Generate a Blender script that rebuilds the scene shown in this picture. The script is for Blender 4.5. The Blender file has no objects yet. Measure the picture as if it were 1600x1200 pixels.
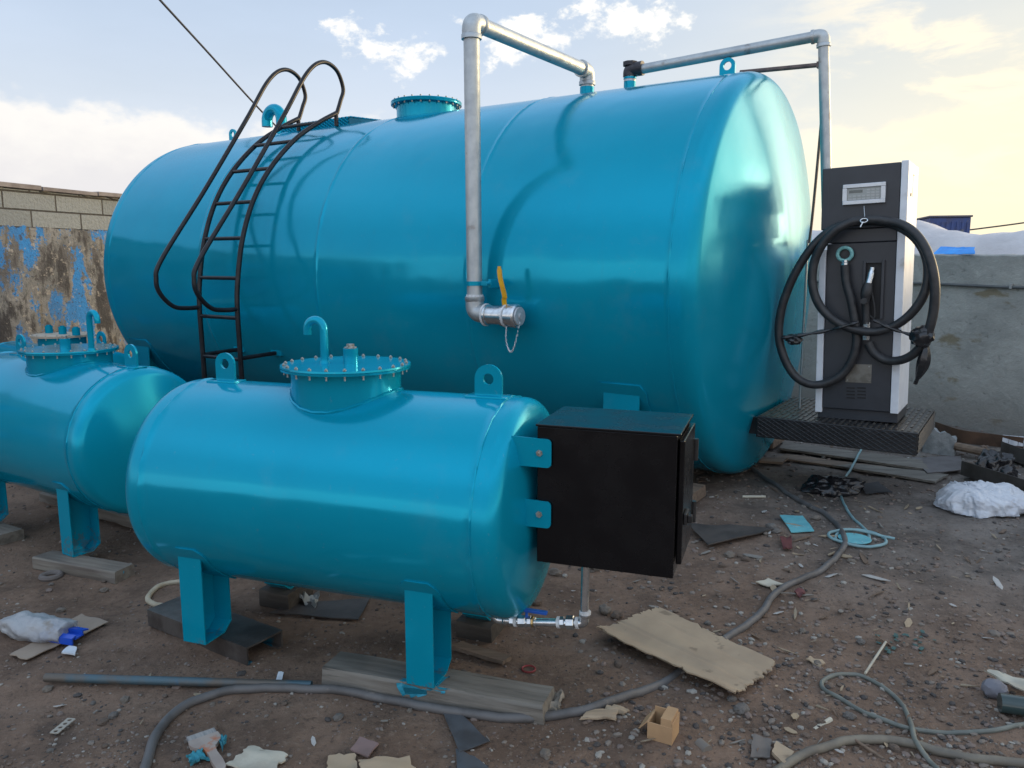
import bpy, bmesh, math, random
import numpy as np
from mathutils import Vector, Matrix, noise

R_ = math.radians
scene = bpy.context.scene
COL = scene.collection

# ------------------------------------------------------------------ camera
F_PX, EYE = 1230.0, 1.6
PITCH = math.atan(190.0 / F_PX)
cam = bpy.data.cameras.new('camera')
cam.sensor_width = 36.0
cam.lens = F_PX / 1600.0 * 36.0
cam.clip_start = 0.05
cam.clip_end = 3000.0
cam_o = bpy.data.objects.new('camera', cam)
cam_o.location = (0, 0, EYE)
cam_o.rotation_euler = (math.pi / 2 - PITCH, 0, 0)
COL.objects.link(cam_o)
scene.camera = cam_o
scene.view_settings.view_transform = 'Standard'
scene.view_settings.look = 'None'
scene.view_settings.gamma = 1.0
scene.view_settings.use_curve_mapping = False
scene.view_settings.exposure = 0.74
SUN_AZ, SUN_EL = R_(66), R_(5)          # azimuth measured from +Y towards +X

# ------------------------------------------------------------------ sky
world = bpy.data.worlds.new('World')
scene.world = world
world.use_nodes = True
wt = world.node_tree
wt.nodes.clear()


class NT:
    """short hand for building node graphs"""
    def __init__(s, tree): s.t = tree

    def n(s, kind, **kw):
        nd = s.t.nodes.new(kind)
        for k, v in kw.items(): setattr(nd, k, v)
        return nd

    def link(s, a, b): s.t.links.new(a, b)

    def put(s, sock, v):
        if hasattr(v, 'is_output') or isinstance(v, bpy.types.NodeSocket): s.link(v, sock)
        elif isinstance(v, (tuple, list)) and len(v) == 3 and sock.type == 'RGBA': sock.default_value = (*v, 1)
        else: sock.default_value = v

    def m(s, op, a, b=None, c=None, clamp=False):
        nd = s.n('ShaderNodeMath', operation=op, use_clamp=clamp)
        s.put(nd.inputs[0], a)
        if b is not None: s.put(nd.inputs[1], b)
        if c is not None: s.put(nd.inputs[2], c)
        return nd.outputs[0]

    def ramp(s, x, lo, hi, a=0.0, b=1.0):
        nd = s.n('ShaderNodeMapRange', interpolation_type='SMOOTHSTEP')
        s.put(nd.inputs[0], x)
        for i, v in enumerate((lo, hi, a, b)): nd.inputs[i + 1].default_value = v
        return nd.outputs[0]

    def mix(s, fac, a, b, blend='MIX'):
        nd = s.n('ShaderNodeMix', data_type='RGBA', blend_type=blend)
        s.put(nd.inputs[0], fac); s.put(nd.inputs[6], a); s.put(nd.inputs[7], b)
        return nd.outputs[2]

    def noise(s, vec, scale, detail=4.0, rough=0.55, dist=0.0):
        nd = s.n('ShaderNodeTexNoise')
        s.link(vec, nd.inputs['Vector'])
        nd.inputs['Scale'].default_value = scale
        nd.inputs['Detail'].default_value = detail
        nd.inputs['Roughness'].default_value = rough
        nd.inputs['Distortion'].default_value = dist
        return nd.outputs[0]

    def map(s, vec, scale=(1, 1, 1), loc=(0, 0, 0), rot=(0, 0, 0)):
        nd = s.n('ShaderNodeMapping')
        s.link(vec, nd.inputs[0])
        nd.inputs['Scale'].default_value = scale
        nd.inputs['Location'].default_value = loc
        nd.inputs['Rotation'].default_value = rot
        return nd.outputs[0]

    def xyz(s, vec):
        nd = s.n('ShaderNodeSeparateXYZ'); s.link(vec, nd.inputs[0]); return nd.outputs


w = NT(wt)
geo = w.n('ShaderNodeTexCoord')
DIR = geo.outputs['Generated']
dx, dy, dz = w.xyz(DIR)
sky = w.n('ShaderNodeTexSky', sky_type='NISHITA', sun_disc=False)
sky.sun_elevation, sky.sun_rotation = SUN_EL, SUN_AZ
sky.altitude, sky.air_density, sky.dust_density, sky.ozone_density = 800.0, 1.0, 0.6, 1.0
skc = sky.outputs[0]
az = w.m('ARCTAN2', dx, dy)                       # azimuth, radians from +Y to +X
el = w.m('ARCSINE', w.m('MAXIMUM', dz, -0.2))
dsun = w.m('COSINE', w.m('SUBTRACT', az, SUN_AZ))  # 1 towards the sun
warm = w.m('MULTIPLY', w.ramp(dsun, 0.35, 1.0), w.ramp(el, 0.62, 0.02))
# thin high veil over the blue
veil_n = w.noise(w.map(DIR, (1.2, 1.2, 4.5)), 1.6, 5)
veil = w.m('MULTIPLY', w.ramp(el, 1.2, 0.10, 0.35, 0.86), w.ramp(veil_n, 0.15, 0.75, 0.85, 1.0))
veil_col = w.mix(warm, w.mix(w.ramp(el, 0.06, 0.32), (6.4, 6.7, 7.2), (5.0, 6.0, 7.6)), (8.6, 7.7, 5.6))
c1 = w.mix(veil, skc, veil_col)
# low cloud bank with a puffy upper edge
bn = w.noise(w.map(DIR, (1, 1, 1.6), loc=(3.3, 1.7, 0.4)), 4.2, 5, 0.5)
bn2 = w.noise(w.map(DIR, (1, 1, 1.8), loc=(1.3, 7.7, 0.4)), 22.0, 6, 0.6)
edge = w.m('ADD', w.m('ADD', el, w.m('MULTIPLY', w.m('SUBTRACT', bn, 0.5), -0.16)),
           w.m('MULTIPLY', w.m('SUBTRACT', bn2, 0.5), -0.075))
bank_hi = w.ramp(w.m('COSINE', az), 0.0, -0.6, 1.0, 1.5)
left = w.ramp(az, -0.22, -0.44, 0.0, 0.030)
bank = w.ramp(w.m('SUBTRACT', edge, left), 0.162, 0.135)
bank_col = w.mix(w.ramp(w.m('SUBTRACT', edge, left), 0.06, 0.15), (6.25, 6.05, 6.1), (7.6, 7.3, 6.9))
bank_col = w.mix(w.m('MULTIPLY', warm, 0.95), bank_col, (9.6, 8.1, 5.0))
bank_col = w.mix(1.0, bank_col, bank_hi, 'MULTIPLY')
bank = w.m('MULTIPLY', bank, w.ramp(warm, 0.0, 1.0, 0.88, 0.55))
c2 = w.mix(bank, c1, bank_col)
# a row of small bright puffs fairly high, towards +Y
pn = w.noise(w.map(DIR, (1, 1, 1.5), loc=(0.4, 2.2, 9.1)), 19.0, 8, 0.62)
pl = w.m('SUBTRACT', el, w.m('ADD', 0.262, w.m('MULTIPLY', w.m('SINE', w.m('MULTIPLY', az, 14.0)), 0.020)))
pm = w.m('MULTIPLY', w.ramp(w.m('ABSOLUTE', pl), 0.055, 0.0), w.m('MULTIPLY', w.ramp(az, -0.27, -0.2), w.ramp(az, 0.27, 0.18)))
puff = w.m('MULTIPLY', w.ramp(w.m('ADD', pn, w.m('MULTIPLY', pm, 0.23)), 0.655, 0.80), w.ramp(pm, 0.0, 0.3))
c3 = w.mix(w.m('MULTIPLY', puff, 0.80), c2, (9.4, 8.9, 8.0))
# warm rippled altocumulus on the bright side
an = w.noise(w.map(DIR, (1.0, 1.0, 3.0), loc=(5.1, 0.2, 2.6)), 9.0, 8, 0.6, 0.3)
am = w.m('MULTIPLY', w.ramp(az, 0.24, 0.50), w.m('MULTIPLY', w.ramp(el, 0.04, 0.12), w.ramp(el, 0.62, 0.25)))
alto = w.m('MULTIPLY', w.ramp(an, 0.44, 0.66), am)
c4 = w.mix(w.m('MULTIPLY', alto, 0.75), c3, (10.2, 8.7, 6.1))
shade = w.m('MULTIPLY', w.ramp(an, 0.58, 0.74), am)
c4 = w.mix(w.m('MULTIPLY', shade, 0.70), c4, (6.3, 6.0, 5.5))
# extra sky gain overhead and behind, out of view, added to light the scene
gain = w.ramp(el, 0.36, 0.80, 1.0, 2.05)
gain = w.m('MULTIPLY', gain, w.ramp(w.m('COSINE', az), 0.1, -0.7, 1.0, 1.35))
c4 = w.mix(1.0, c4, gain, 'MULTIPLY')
sd = Vector((math.sin(SUN_AZ) * math.cos(.16), math.cos(SUN_AZ) * math.cos(.16), math.sin(.16)))
dt = w.m('ADD', w.m('ADD', w.m('MULTIPLY', dx, sd.x), w.m('MULTIPLY', dy, sd.y)), w.m('MULTIPLY', dz, sd.z))
glow = w.ramp(dt, 0.845, 0.99)
c4 = w.mix(1.0, c4, w.mix(glow, (0, 0, 0), (32.0, 25.0, 14.5)), 'ADD')
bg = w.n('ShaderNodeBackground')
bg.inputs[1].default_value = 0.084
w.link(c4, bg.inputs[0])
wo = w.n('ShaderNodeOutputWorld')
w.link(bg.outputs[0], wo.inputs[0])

sl = bpy.data.lights.new('sun', 'SUN')
sl.energy = 1.1
sl.angle = R_(10)
sl.color = (1.0, 0.74, 0.42)
so = bpy.data.objects.new('sun', sl)
so.rotation_euler = (math.pi / 2 - SUN_EL, 0, math.pi - SUN_AZ)
so.location = (20, 10, 6)
COL.objects.link(so)

# ------------------------------------------------------------------ materials
MATS = {}


def mat(name, col, rough=0.6, metal=0.0, col2=None, nscale=6.0, nlo=0.4, nhi=0.65, bump=0.0, bscale=30.0,
        bdist=0.01, stretch=(1, 1, 1), coat=0.0, rough2=None, trans=0.0, alpha=1.0, detail=6, spots=None, sscale=20, slo=.62, shi=.7,
        bdetail=5, spec=0.5):
    """a procedural material: two tones mixed by noise, optional spots, noise bump"""
    if name in MATS: return MATS[name]
    m = bpy.data.materials.new(name)
    m.use_nodes = True
    t = NT(m.node_tree)
    b = m.node_tree.nodes['Principled BSDF']
    tc = t.n('ShaderNodeTexCoord').outputs['Object']
    v = t.map(tc, stretch)
    c = col
    nz = t.noise(v, nscale, detail)
    if col2 is None: col2 = tuple(x * 0.86 for x in col)
    c = t.mix(t.ramp(nz, nlo, nhi), col, col2)
    if spots is not None:
        c = t.mix(t.ramp(t.noise(t.map(v, loc=(7, 3, 1)), sscale, 5), slo, shi), c, spots)
    t.put(b.inputs['Base Color'], c)
    if rough2 is None: b.inputs['Roughness'].default_value = rough
    else: t.put(b.inputs['Roughness'], t.ramp(t.noise(t.map(v, loc=(1, 9, 4)), nscale * 1.7, 5), .35, .7, rough, rough2))
    b.inputs['Metallic'].default_value = metal
    b.inputs['Specular IOR Level'].default_value = spec
    b.inputs['Coat Weight'].default_value = coat
    b.inputs['Transmission Weight'].default_value = trans
    b.inputs['Alpha'].default_value = alpha
    if bump > 0:
        bn_ = t.n('ShaderNodeBump')
        bn_.inputs['Strength'].default_value = bump
        bn_.inputs['Distance'].default_value = bdist
        t.link(t.noise(v, bscale, bdetail), bn_.inputs['Height'])
        t.link(bn_.outputs[0], b.inputs['Normal'])
    MATS[name] = m
    return m


def teal(name, head=False):
    m = bpy.data.materials.new(name)
    m.use_nodes = True
    t = NT(m.node_tree)
    b = m.node_tree.nodes['Principled BSDF']
    tc = t.n('ShaderNodeTexCoord').outputs['Object']
    nz = t.noise(tc, 1.3, 5)
    c = t.mix(t.ramp(nz, .35, .7), TEAL_A, TEAL_B)
    # thin overspray / dust speckle
    c = t.mix(t.m('MULTIPLY', t.ramp(t.noise(tc, 60, 4), .66, .74), 0.12), c, (0.25, 0.36, 0.38))
    # settled dust, faint runs, and mud flung up from the dirt
    X_, Y_, Z_ = t.xyz(tc)
    runs = t.noise(t.map(tc, (9, 9, .7), loc=(2, 1, 0)), 2.2, 6, .65)
    c = t.mix(t.m('MULTIPLY', t.ramp(runs,   .58, .74), 0.10), c, (0.05, 0.20, 0.24))
    dust = t.noise(t.map(tc, loc=(5, 2, 8)), 2.6, 8, .72)
    c = t.mix(t.m('MULTIPLY', t.ramp(dust, .52, .72), 0.07), c, (0.20, 0.26, 0.27))
    scr = t.noise(t.map(tc, (1.5, 14, 14), loc=(3, 3, 3)), 6.0, 5, .7)
    c = t.mix(t.m('MULTIPLY', t.ramp(scr, .70, .76), 0.14), c, (0.16, 0.34, 0.38))
    mud = t.m('ADD', t.noise(t.map(tc, loc=(1, 4, 2)), 26, 7, .75), t.ramp(Z_, 0.04, 0.26, 0.08, -0.30))
    mudf = t.m('MULTIPLY', t.ramp(mud, .54, .64), 0.5)
    c = t.mix(mudf, c, (0.13, 0.10, 0.08))
    t.put(b.inputs['Base Color'], c)
    b.inputs['Metallic'].default_value = 0.28
    b.inputs['Specular Tint'].default_value = (0.22, 0.72, 1.0, 1)
    t.put(b.inputs['Roughness'], t.ramp(t.noise(tc, 3.0, 6), .3, .7, *((.17, .25) if head else (.10, .16))))
    b.inputs['Specular IOR Level'].default_value = 0.5
    h = t.m('ADD', t.m('MULTIPLY', t.noise(tc, 1.6, 2), 1.0), t.m('MULTIPLY', t.noise(tc, 220, 2), 0.006))
    if head:
        x, y, z = t.xyz(tc)
        rr = t.m('POWER', t.m('ADD', t.m('POWER', y, 2.0), t.m('POWER', t.m('SUBTRACT', z, head), 2.0)), 0.5)
        ring = t.m('SINE', t.m('ADD', t.m('MULTIPLY', rr, 75.0), t.m('MULTIPLY', t.noise(tc, 5, 3), 6.0)))
        h = t.m('ADD', h, t.m('MULTIPLY', t.m('MULTIPLY', ring, t.ramp(t.noise(tc, 2.2, 3), .35, .65)), 0.008))
    bp = t.n('ShaderNodeBump')
    bp.inputs['Strength'].default_value = 1.0
    bp.inputs['Distance'].default_value = 0.010
    t.link(h, bp.inputs['Height'])
    t.link(bp.outputs[0], b.inputs['Normal'])
    return m


TEAL_A, TEAL_B = (0.003, 0.292, 0.422), (0.003, 0.268, 0.394)
PAINT = teal('teal_paint')
GALV = mat('galvanised_steel', (0.45, 0.47, 0.47), 0.42, 0.70, (0.37, 0.39, 0.40), 14, .35, .7, .10, 60, .004, rough2=.55, spots=(.30, .29, .28), sscale=10)
GALV2 = mat('bright_plated_steel', (0.62, 0.64, 0.66), 0.25, 0.9, (0.5, 0.52, 0.54), 30, bump=.1, bscale=80, bdist=.003)
BLACKPAINT = mat('black_enamel', (0.012, 0.012, 0.013), 0.3, 0.0, (0.02, 0.02, 0.022), 9, bump=.1, bscale=40, bdist=.003, rough2=.42)
LADDERBLACK = mat('ladder_black', (0.010, 0.0095, 0.012), 0.33, 0.0, (0.018, 0.017, 0.02), 14, bump=.1, bscale=60, bdist=.002, spec=.3)
CABBLACK = mat('cabinet_black', (0.004, 0.004, 0.005), 0.20, 0.0, (0.005, 0.005, 0.006), 5, bump=.12, bscale=3, bdist=.012, rough2=.30, spots=(.03, .03, .03), sscale=45, slo=.74, shi=.78, spec=.3)
RUBBER = mat('black_rubber', (0.018, 0.018, 0.02), 0.5, 0.0, (0.03, 0.03, 0.032), 20, bump=.15, bscale=90, bdist=.002)
DARKPANEL = mat('charcoal_panel', (0.027, 0.030, 0.037), 0.42, 0.0, (0.031, 0.034, 0.042), 9, bump=.06, bscale=120, bdist=.002)
WHITETRIM = mat('white_trim', (0.66, 0.68, 0.72), 0.35, 0.0, (0.60, 0.62, 0.66), 8, spots=(.40, .38, .35), sscale=9, slo=.58, shi=.8)
SILVER = mat('silver_frame', (0.55, 0.57, 0.60), 0.35, 0.5, (0.5, 0.52, 0.55), 20)
KEYPAD = mat('keypad_film', (0.36, 0.36, 0.34), 0.5, 0.0, (0.32, 0.32, 0.30), 12)
LCD = mat('lcd_glass', (0.10, 0.115, 0.11), 0.2, 0.0)
KEYCAP = mat('keycap', (0.46, 0.45, 0.43), 0.5)
MINTPAINT = mat('mint_casting', (0.22, 0.48, 0.46), 0.5, 0.0, (0.16, 0.38, 0.38), 40)
YELLOW = mat('yellow_vinyl', (0.72, 0.38, 0.01), 0.4, 0.0, (0.62, 0.30, 0.01), 30)
BLUEVINYL = mat('blue_vinyl', (0.01, 0.09, 0.42), 0.4)
PTFE = mat('thread_tape', (0.62, 0.64, 0.66), 0.6, 0.0, (0.5, 0.5, 0.5), 60, bump=.4, bscale=80)
BOLT = mat('zinc_bolt', (0.40, 0.42, 0.42), 0.4, 0.6, (0.22, 0.20, 0.17), 60)
BRASS = mat('brass', (0.5, 0.33, 0.12), 0.35, 0.9)
RUSTPLATE = mat('old_plate', (0.30, 0.27, 0.22), 0.55, 0.4, (0.20, 0.16, 0.12), 18, bump=.3, bscale=60)


def wood(name, a, b, paint=None):
    return mat(name, a, 0.8, 0.0, b, 7, .35, .68, .5, 22, .008, stretch=(0.35, 4, 4), spots=paint or tuple(x * .55 for x in b), sscale=9 if not paint else 4, slo=.60 if not paint else .63, shi=.72 if not paint else .66)


# ------------------------------------------------------------------ pixel helper, frames
_c, _s = math.cos(PITCH), math.sin(PITCH)


def ray(px, py):
    u, v = (px - 800) / F_PX, (600 - py) / F_PX
    return Vector((u, _c + v * _s, -_s + v * _c))


def sm(t):
    t = min(1.0, max(0.0, t)); return t * t * (3 - 2 * t)


def gz(x, y):
    """height of the dirt, with a hollow round the left tank"""
    p = Vector((x, y, 0))
    h = 0.030 * noise.noise(p * 0.55) + 0.016 * noise.noise(p * 1.7 + Vector((5, 2, 0)))
    h -= 0.085 * sm((-1.25 - x) / .7) * sm((y - 3.25) / .5)
    h += 0.012 * noise.noise(p * 4.3 + Vector((1, 8, 3))) + 0.006 * noise.noise(p * 11.0) + 0.0022 * noise.noise(p * 27.0)
    return h


def gp(px, py, z=None):
    """the point of the ground (or of height z) seen at a place in the photograph"""
    r = ray(px, py)
    if z is not None:
        t = (z - EYE) / r.z
        return Vector((0, 0, EYE)) + r * t
    zz = 0.0
    for _ in range(4):
        t = (zz - EYE) / r.z
        p = Vector((0, 0, EYE)) + r * t
        zz = gz(p.x, p.y)
    return Vector((p.x, p.y, zz))


def at(px, py, Y):
    r = ray(px, py)
    return Vector((0, 0, EYE)) + r * (Y / r.y)


class Frame:
    """local frame of a thing: place, turn about Z and a lean about its own Y"""
    def __init__(s, x, y, z, a, lean=0.0, sz=1.0):
        s.loc, s.rot, s.sz = (x, y, z), (0, lean, a), sz
        s.M = Matrix.Translation((x, y, z)) @ Matrix.Rotation(a, 4, 'Z') @ Matrix.Rotation(lean, 4, 'Y') @ Matrix.Diagonal((1, 1, sz, 1))
        s.I = s.M.inverted()

    def plane(s, px, py, ax, val):
        o = s.I @ Vector((0, 0, EYE))
        d = s.I.to_3x3() @ ray(px, py)
        return o + d * ((val - o[ax]) / d[ax])

    def w(s, p): return s.M @ Vector(p)


# ------------------------------------------------------------------ mesh builder
def spline(pts, n=8, closed=False):
    P = [Vector(p) for p in pts]
    out = []
    N = len(P)
    rng = range(N) if closed else range(N - 1)
    for i in rng:
        if closed: p0, p1, p2, p3 = P[(i - 1) % N], P[i], P[(i + 1) % N], P[(i + 2) % N]
        else:
            p1, p2 = P[i], P[i + 1]
            p0 = P[i - 1] if i > 0 else p1 * 2 - p2
            p3 = P[i + 2] if i + 2 < N else p2 * 2 - p1
        for k in range(n):
            t = k / n
            out.append(0.5 * ((2 * p1) + (p2 - p0) * t + (2 * p0 - 5 * p1 + 4 * p2 - p3) * t * t + (3 * p1 - p0 - 3 * p2 + p3) * t ** 3))
    if not closed: out.append(P[-1])
    return out


def fillet(pts, r, n=6):
    """polyline with rounded corners"""
    P = [Vector(p) for p in pts]
    out = [P[0]]
    for i in range(1, len(P) - 1):
        a, b, c = P[i - 1], P[i], P[i + 1]
        u, v = (a - b).normalized(), (c - b).normalized()
        ang = u.angle(v)
        d = min(r / max(math.tan(ang / 2), 1e-3), (a - b).length * .49, (c - b).length * .49)
        p, q = b + u * d, b + v * d
        for k in range(n + 1):
            t = k / n
            out.append(p * (1 - t) ** 2 + b * 2 * t * (1 - t) + q * t * t)
    out.append(P[-1])
    return out


class MB:
    def __init__(s): s.bm = bmesh.new()

    def box(s, x0, x1, y0, y1, z0, z1, bev=0.0, M=None, seg=2):
        r = bmesh.ops.create_cube(s.bm, size=1.0)
        for v in r['verts']:
            v.co = Vector(((x0 + x1) / 2 + v.co.x * (x1 - x0), (y0 + y1) / 2 + v.co.y * (y1 - y0), (z0 + z1) / 2 + v.co.z * (z1 - z0)))
        vs = r['verts']
        if bev > 0:
            es = list({e for v in vs for e in v.link_edges})
            rr = bmesh.ops.bevel(s.bm, geom=es, offset=bev, segments=seg, affect='EDGES', profile=0.5)
            vs = list({v for f in rr['faces'] for v in f.verts} | {v for v in vs if v.is_valid})
        if M is not None:
            for v in vs: v.co = M @ v.co
        return s

    def tube(s, pts, r, seg=12, cap=True, closed=False):
        P = [Vector(p) for p in pts]
        n = len(P)
        rad = r if isinstance(r, (list, tuple)) else [r] * n
        T = []
        for i in range(n):
            if closed: t = P[(i + 1) % n] - P[i - 1]
            else: t = P[min(i + 1, n - 1)] - P[max(i - 1, 0)]
            T.append(t.normalized() if t.length > 1e-9 else Vector((0, 0, 1)))
        up = Vector((0, 0, 1)) if abs(T[0].z) < .9 else Vector((1, 0, 0))
        N = (up - T[0] * up.dot(T[0])).normalized()
        rings = []
        for i in range(n):
            N = (N - T[i] * N.dot(T[i]))
            N = N.normalized() if N.length > 1e-6 else T[i].orthogonal().normalized()
            B = T[i].cross(N)
            rings.append([s.bm.verts.new(P[i] + (N * math.cos(2 * math.pi * k / seg) + B * math.sin(2 * math.pi * k / seg)) * rad[i]) for k in range(seg)])
        for i in range(n if closed else n - 1):
            a, b = rings[i], rings[(i + 1) % n]
            for k in range(seg): s.bm.faces.new((a[k], a[(k + 1) % seg], b[(k + 1) % seg], b[k]))
        if cap and not closed:
            s.bm.faces.new(rings[0][::-1]); s.bm.faces.new(rings[-1])
        return s

    def lathe(s, prof, o=(0, 0, 0), axis='Z', seg=32):
        """prof: (along the axis, radius)"""
        o = Vector(o)
        if isinstance(axis, str): A = {'X': Vector((1, 0, 0)), 'Y': Vector((0, 1, 0)), 'Z': Vector((0, 0, 1))}[axis]
        else: A = Vector(axis).normalized()
        U = A.orthogonal().normalized(); V = A.cross(U)
        rings = []
        for h, r in prof:
            if r < 1e-6: rings.append([s.bm.verts.new(o + A * h)])
            else: rings.append([s.bm.verts.new(o + A * h + (U * math.cos(2 * math.pi * k / seg) + V * math.sin(2 * math.pi * k / seg)) * r) for k in range(seg)])
        for a, b in zip(rings, rings[1:]):
            for k in range(seg):
                k2 = (k + 1) % seg
                if len(a) == 1 and len(b) == 1: continue
                if len(a) == 1: s.bm.faces.new((a[0], b[k2], b[k]))
                elif len(b) == 1: s.bm.faces.new((a[k], a[k2], b[0]))
                else: s.bm.faces.new((a[k], a[k2], b[k2], b[k]))
        if len(rings[0]) > 1: s.bm.faces.new(rings[0][::-1])
        if len(rings[-1]) > 1: s.bm.faces.new(rings[-1])
        return s

    def prism(s, poly, off):
        """a flat polygon of 3-D points pushed along off"""
        off = Vector(off)
        a = [s.bm.verts.new(Vector(p)) for p in poly]
        b = [s.bm.verts.new(Vector(p) + off) for p in poly]
        n = len(a)
        s.bm.faces.new(a[::-1]); s.bm.faces.new(b)
        for i in range(n): s.bm.faces.new((a[i], a[(i + 1) % n], b[(i + 1) % n], b[i]))
        return s

    def holed(s, outline, hole_c, hole_r, frame, thick, n=48):
        """plate with a round hole: outline(angle)->radius from the hole's centre; frame(u,v,w)->point"""
        L = []
        for w_ in (-thick / 2, thick / 2):
            o_, i_ = [], []
            for k in range(n):
                a = 2 * math.pi * k / n
                rr = outline(a)
                o_.append(s.bm.verts.new(frame(hole_c[0] + rr * math.cos(a), hole_c[1] + rr * math.sin(a), w_)))
                i_.append(s.bm.verts.new(frame(hole_c[0] + hole_r * math.cos(a), hole_c[1] + hole_r * math.sin(a), w_)))
            L.append((o_, i_))
        (o0, i0), (o1, i1) = L
        for k in range(n):
            j = (k + 1) % n
            s.bm.faces.new((o0[k], i0[k], i0[j], o0[j])); s.bm.faces.new((o1[k], o1[j], i1[j], i1[k]))
            s.bm.faces.new((o0[k], o0[j], o1[j], o1[k])); s.bm.faces.new((i0[k], i1[k], i1[j], i0[j]))
        return s

    def patch(s, c, nu, nv, thick, warp=None, jit=0.0, seed=0):
        """a thin sheet between four corners, with a ragged edge and a warp"""
        rnd = random.Random(seed)
        c = [Vector(p) for p in c]
        G = []
        js = {}
        for i in range(nu + 1):
            row = []
            for j in range(nv + 1):
                u, v = i / nu, j / nv
                p = c[0] * (1 - u) * (1 - v) + c[1] * u * (1 - v) + c[2] * u * v + c[3] * (1 - u) * v
                if jit and (i in (0, nu) or j in (0, nv)):
                    cen = (c[0] + c[1] + c[2] + c[3]) / 4
                    p = p + (cen - p).normalized() * jit * (rnd.random() ** 2) + Vector((rnd.uniform(-1, 1), rnd.uniform(-1, 1), 0)) * jit * .3
                if warp: p = p + Vector((0, 0, warp(u, v, p)))
                row.append(p)
            G.append(row)
        top = [[s.bm.verts.new(p) for p in row] for row in G]
        bot = [[s.bm.verts.new(p - Vector((0, 0, thick))) for p in row] for row in G]
        for i in range(nu):
            for j in range(nv):
                s.bm.faces.new((top[i][j], top[i + 1][j], top[i + 1][j + 1], top[i][j + 1]))
                s.bm.faces.new((bot[i][j], bot[i][j + 1], bot[i + 1][j + 1], bot[i + 1][j]))
        rim = [(i, 0) for i in range(nu)] + [(nu, j) for j in range(nv)] + [(i, nv) for i in range(nu, 0, -1)] + [(0, j) for j in range(nv, 0, -1)]
        for k in range(len(rim)):
            a, b = rim[k], rim[(k + 1) % len(rim)]
            s.bm.faces.new((top[a[0]][a[1]], bot[a[0]][a[1]], bot[b[0]][b[1]], top[b[0]][b[1]]))
        return s

    def blob(s, c, r, sub=3, amp=0.2, freq=3.0, seed=0.0, ridge=False, flat=None):
        """a lumpy ball: stones, bags, heaps"""
        q = bmesh.ops.create_icosphere(s.bm, subdivisions=sub, radius=1.0)
        c = Vector(c)
        for v in q['verts']:
            d = v.co.normalized()
            n_ = noise.noise(d * freq + Vector((seed, seed * 1.7, -seed)))
            n2 = noise.noise(d * freq * 2.7 + Vector((-seed, 3 + seed, seed)))
            k = (1 - 2 * abs(n_)) * amp + n2 * amp * .5 if ridge else n_ * amp + n2 * amp * .5
            p = d * (1 + k)
            if flat is not None and p.z < flat: p.z = flat + (p.z - flat) * .12
            v.co = c + Vector((p.x * r[0], p.y * r[1], p.z * r[2]))
        return s

    def mesh(s, name, smooth=True, ang=35, shift=None):
        bmesh.ops.recalc_face_normals(s.bm, faces=s.bm.faces[:])
        if shift is not None:
            for v in s.bm.verts: v.co -= shift
        me = bpy.data.meshes.new(name)
        s.bm.to_mesh(me); s.bm.free()
        if smooth:
            me.shade_smooth()
            me.set_sharp_from_angle(angle=R_(ang))
        return me

    def build(s, name, m, parent=None, smooth=True, ang=35):
        """link as one object; a top-level mesh gets its origin at the middle of its base"""
        shift = None
        if parent is None:
            xs = [v.co for v in s.bm.verts]
            shift = Vector((sum(p.x for p in xs) / len(xs), sum(p.y for p in xs) / len(xs), min(p.z for p in xs)))
        me = s.mesh(name, smooth, ang, shift)
        me.materials.append(m)
        o = bpy.data.objects.new(name, me)
        COL.objects.link(o)
        if parent is not None: o.parent = parent
        else: o.location = shift
        return o


def tag(o, label=None, cat=None, group=None, kind=None):
    if label: o['label'] = label
    if cat: o['category'] = cat
    if group: o['group'] = group
    if kind: o['kind'] = kind
    return o


def empty(name, fr, label, cat, group=None):
    o = bpy.data.objects.new(name, None)
    o.empty_display_size = .2
    COL.objects.link(o)
    o.location, o.rotation_euler, o.scale = fr.loc, fr.rot, (1, 1, fr.sz)
    return tag(o, label, cat, group)


def lug_outline(w_, h, hc):
    """rounded-top plate of width w_ and height h whose hole sits hc above its foot"""
    rt = w_ / 2
    def f(a):
        dx_, dy_ = math.cos(a), math.sin(a)
        best = 9.0
        if abs(dx_) > 1e-6:
            t = (w_ / 2) / abs(dx_)
            if hc + t * dy_ <= h - rt + 1e-6: best = min(best, t)
        if dy_ < -1e-6: best = min(best, hc / -dy_)
        # round cap centred at (0, h - rt)
        oy = hc - (h - rt)
        B_ = oy * dy_; C_ = oy * oy - rt * rt
        D_ = B_ * B_ - C_
        if D_ >= 0:
            t = -B_ + math.sqrt(D_)
            if hc + t * dy_ >= h - rt - 1e-6: best = min(best, t)
        return best
    return f


def add_lug(mb, x, z, w_=0.11, h=0.11, hole=0.024, th=0.014, y=0.0):
    mb.holed(lug_outline(w_, h, h - w_ / 2), (0, h - w_ / 2), hole, lambda u, v, q: Vector((x + u, y + q, z + v)), th)


def head_profile(R, dish, rk, flange):
    """torispherical end: (along, radius) from the weld outwards"""
    sn = (R - rk) / (dish - rk); ph = math.asin(sn)
    dep = dish - (dish - rk) * math.cos(ph)
    out = [(0, R), (flange, R)]
    zc = flange
    for k in range(1, 11):
        a = (math.pi / 2 - ph) * k / 10
        out.append((zc + rk * math.sin(a), R - rk + rk * math.cos(a)))
    z0 = zc + dep - dish
    for k in range(1, 25):
        a = ph * (1 - k / 24)
        out.append((z0 + dish * math.cos(a), max(dish * math.sin(a), 0.0)))
    out[-1] = (out[-1][0], 0.0)
    return out


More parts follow.
